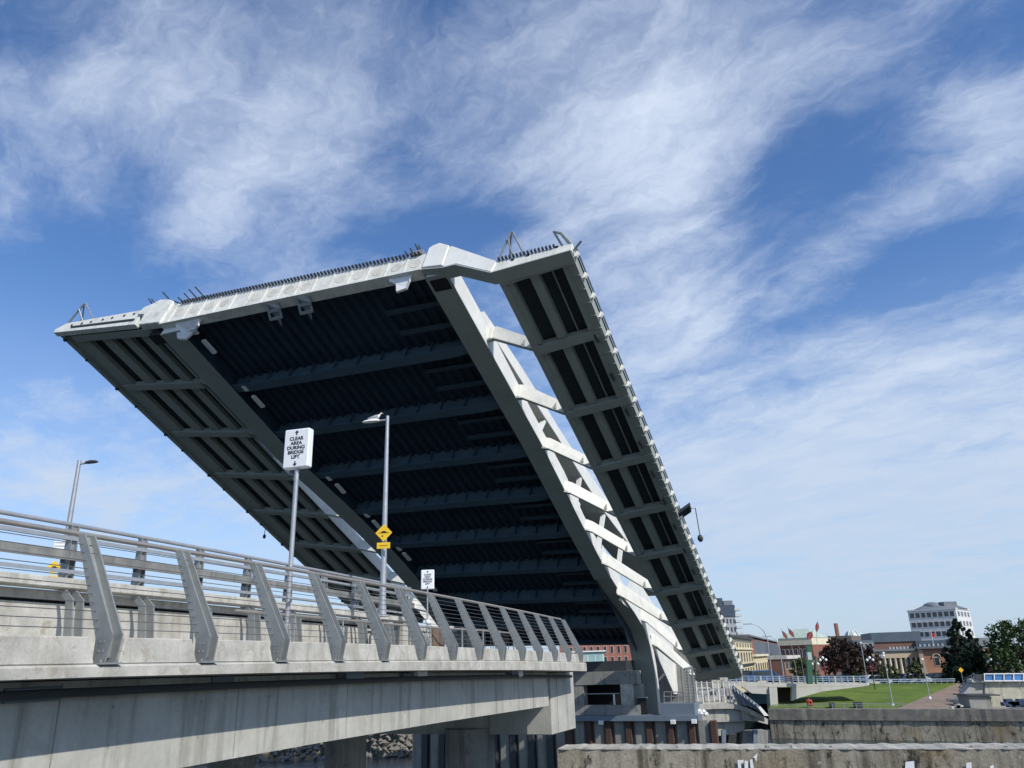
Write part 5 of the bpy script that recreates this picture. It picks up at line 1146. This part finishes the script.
# gull standing on the arm
gc=s+Vector((-.36,.05,.075)); G=mat('gull_white',(.78,.78,.76),.7,var=.04,bump=0); GG=mat('gull_grey',(.36,.38,.40),.7,var=.05,bump=0)
gt=thing('gull',gc-Z*.0767,'white and grey gull perched on the arm of the street lamp','bird')
mb=MB(); secs=[]
for x,z,w,h in [(-.30,-.0,.012,.01),(-.24,.01,.03,.022),(-.15,.03,.055,.045),(-.05,.055,.078,.07),(.05,.075,.082,.082),(.12,.10,.065,.075),(.155,.145,.042,.05),(.17,.18,.038,.042),(.19,.21,.036,.038),(.215,.222,.026,.026),(.235,.22,.01,.012)]:
    secs.append([gc+Vector((x*.95,w*math.cos(q*math.pi/5),z+h*math.sin(q*math.pi/5)))for q in range(10)])
mb.loft(secs); body=mb.build('body',G,gt,smooth=80)
for sd in (-1,1):
    mb=MB(); mb.loft([[gc+Vector((x,sd*(w+.004),z+h)),gc+Vector((x,sd*(w+.014),z)),gc+Vector((x,sd*(w+.002),z-h))] for x,z,w,h in [(.08,.09,.078,.045),(0,.085,.082,.055),(-.12,.06,.06,.04),(-.26,.03,.03,.02),(-.34,.02,.006,.006)]]); mb.build('wing',GG,body,smooth=60)
    mb=MB(); mb.tube([gc+Vector((.02,sd*.03,.0)),gc+Vector((.02,sd*.03,-.075))],.006,5); mb.tube([gc+Vector((0,sd*.03,-.072)),gc+Vector((.05,sd*.035,-.072))],.006,5); mb.build('leg',YEL,body)
    mb=MB(); mb.ball(gc+Vector((.20,sd*.036,.215)),.006,.004,.006,6,4); mb.build('eye',BLACK,body)
mb=MB(); mb.tube([gc+Vector((.225,0,.215)),gc+Vector((.27,0,.205)),gc+Vector((.28,0,.195))],[.012,.008,.003],6); mb.build('beak',YEL,body)
t,top,s=road_lamp(79.5,460.5,23.5,(.62,-.05,.06),'grey street lamp with dark head standing alone at the far left',.055,.10,zbase=1.25)
c=atY(57.5,566,23.0); 
pc=atY(62,566,23.5)
hump_sign(Vector((top.x-.14,top.y-.16,c.z)),.42,Vector((.93,.3,0)).normalized(),t)
mb=MB(); r_=Vector((.93,.3,0)).normalized(); cz=atY(60,547,23.2).z; mb.box(Vector((top.x-.08,top.y-.16,cz)),r_*.30,Z*.42,r_.cross(Z)*.02); pp=mb.build('notice_plate',SIGNW,t)
mb=MB()
for k in range(4): mb.box(Vector((top.x-.08,top.y-.16,cz+.15-.1*k))+r_.cross(Z)*.013,r_*.26,Z*.028,r_.cross(Z)*.003)
mb.build('notice_lines',mat('grey_marking',(.3,.3,.3),.6,bump=0),pp)
gt.scale=(.78,.78,.78)
# weeds and litter along the top of the near wall
wd=leaf_mat('weed',(.06,.07,.03),(.16,.15,.07)); rnd=random.Random(4); vs=[];fs=[]
for i in range(40):
    x=rnd.uniform(2.5,22); y=26.45-(x-1.05)*.281+rnd.choice([.0,1.3]); clump(vs,fs,Vector((x,y,-2.56)),.05,9,.02,rnd,.6)
mb=MB(); mb.add(vs,fs); o=mb.build('weeds',wd); tag(o,'tiny dry weeds growing along the top of the near seawall','weeds',kind='stuff')
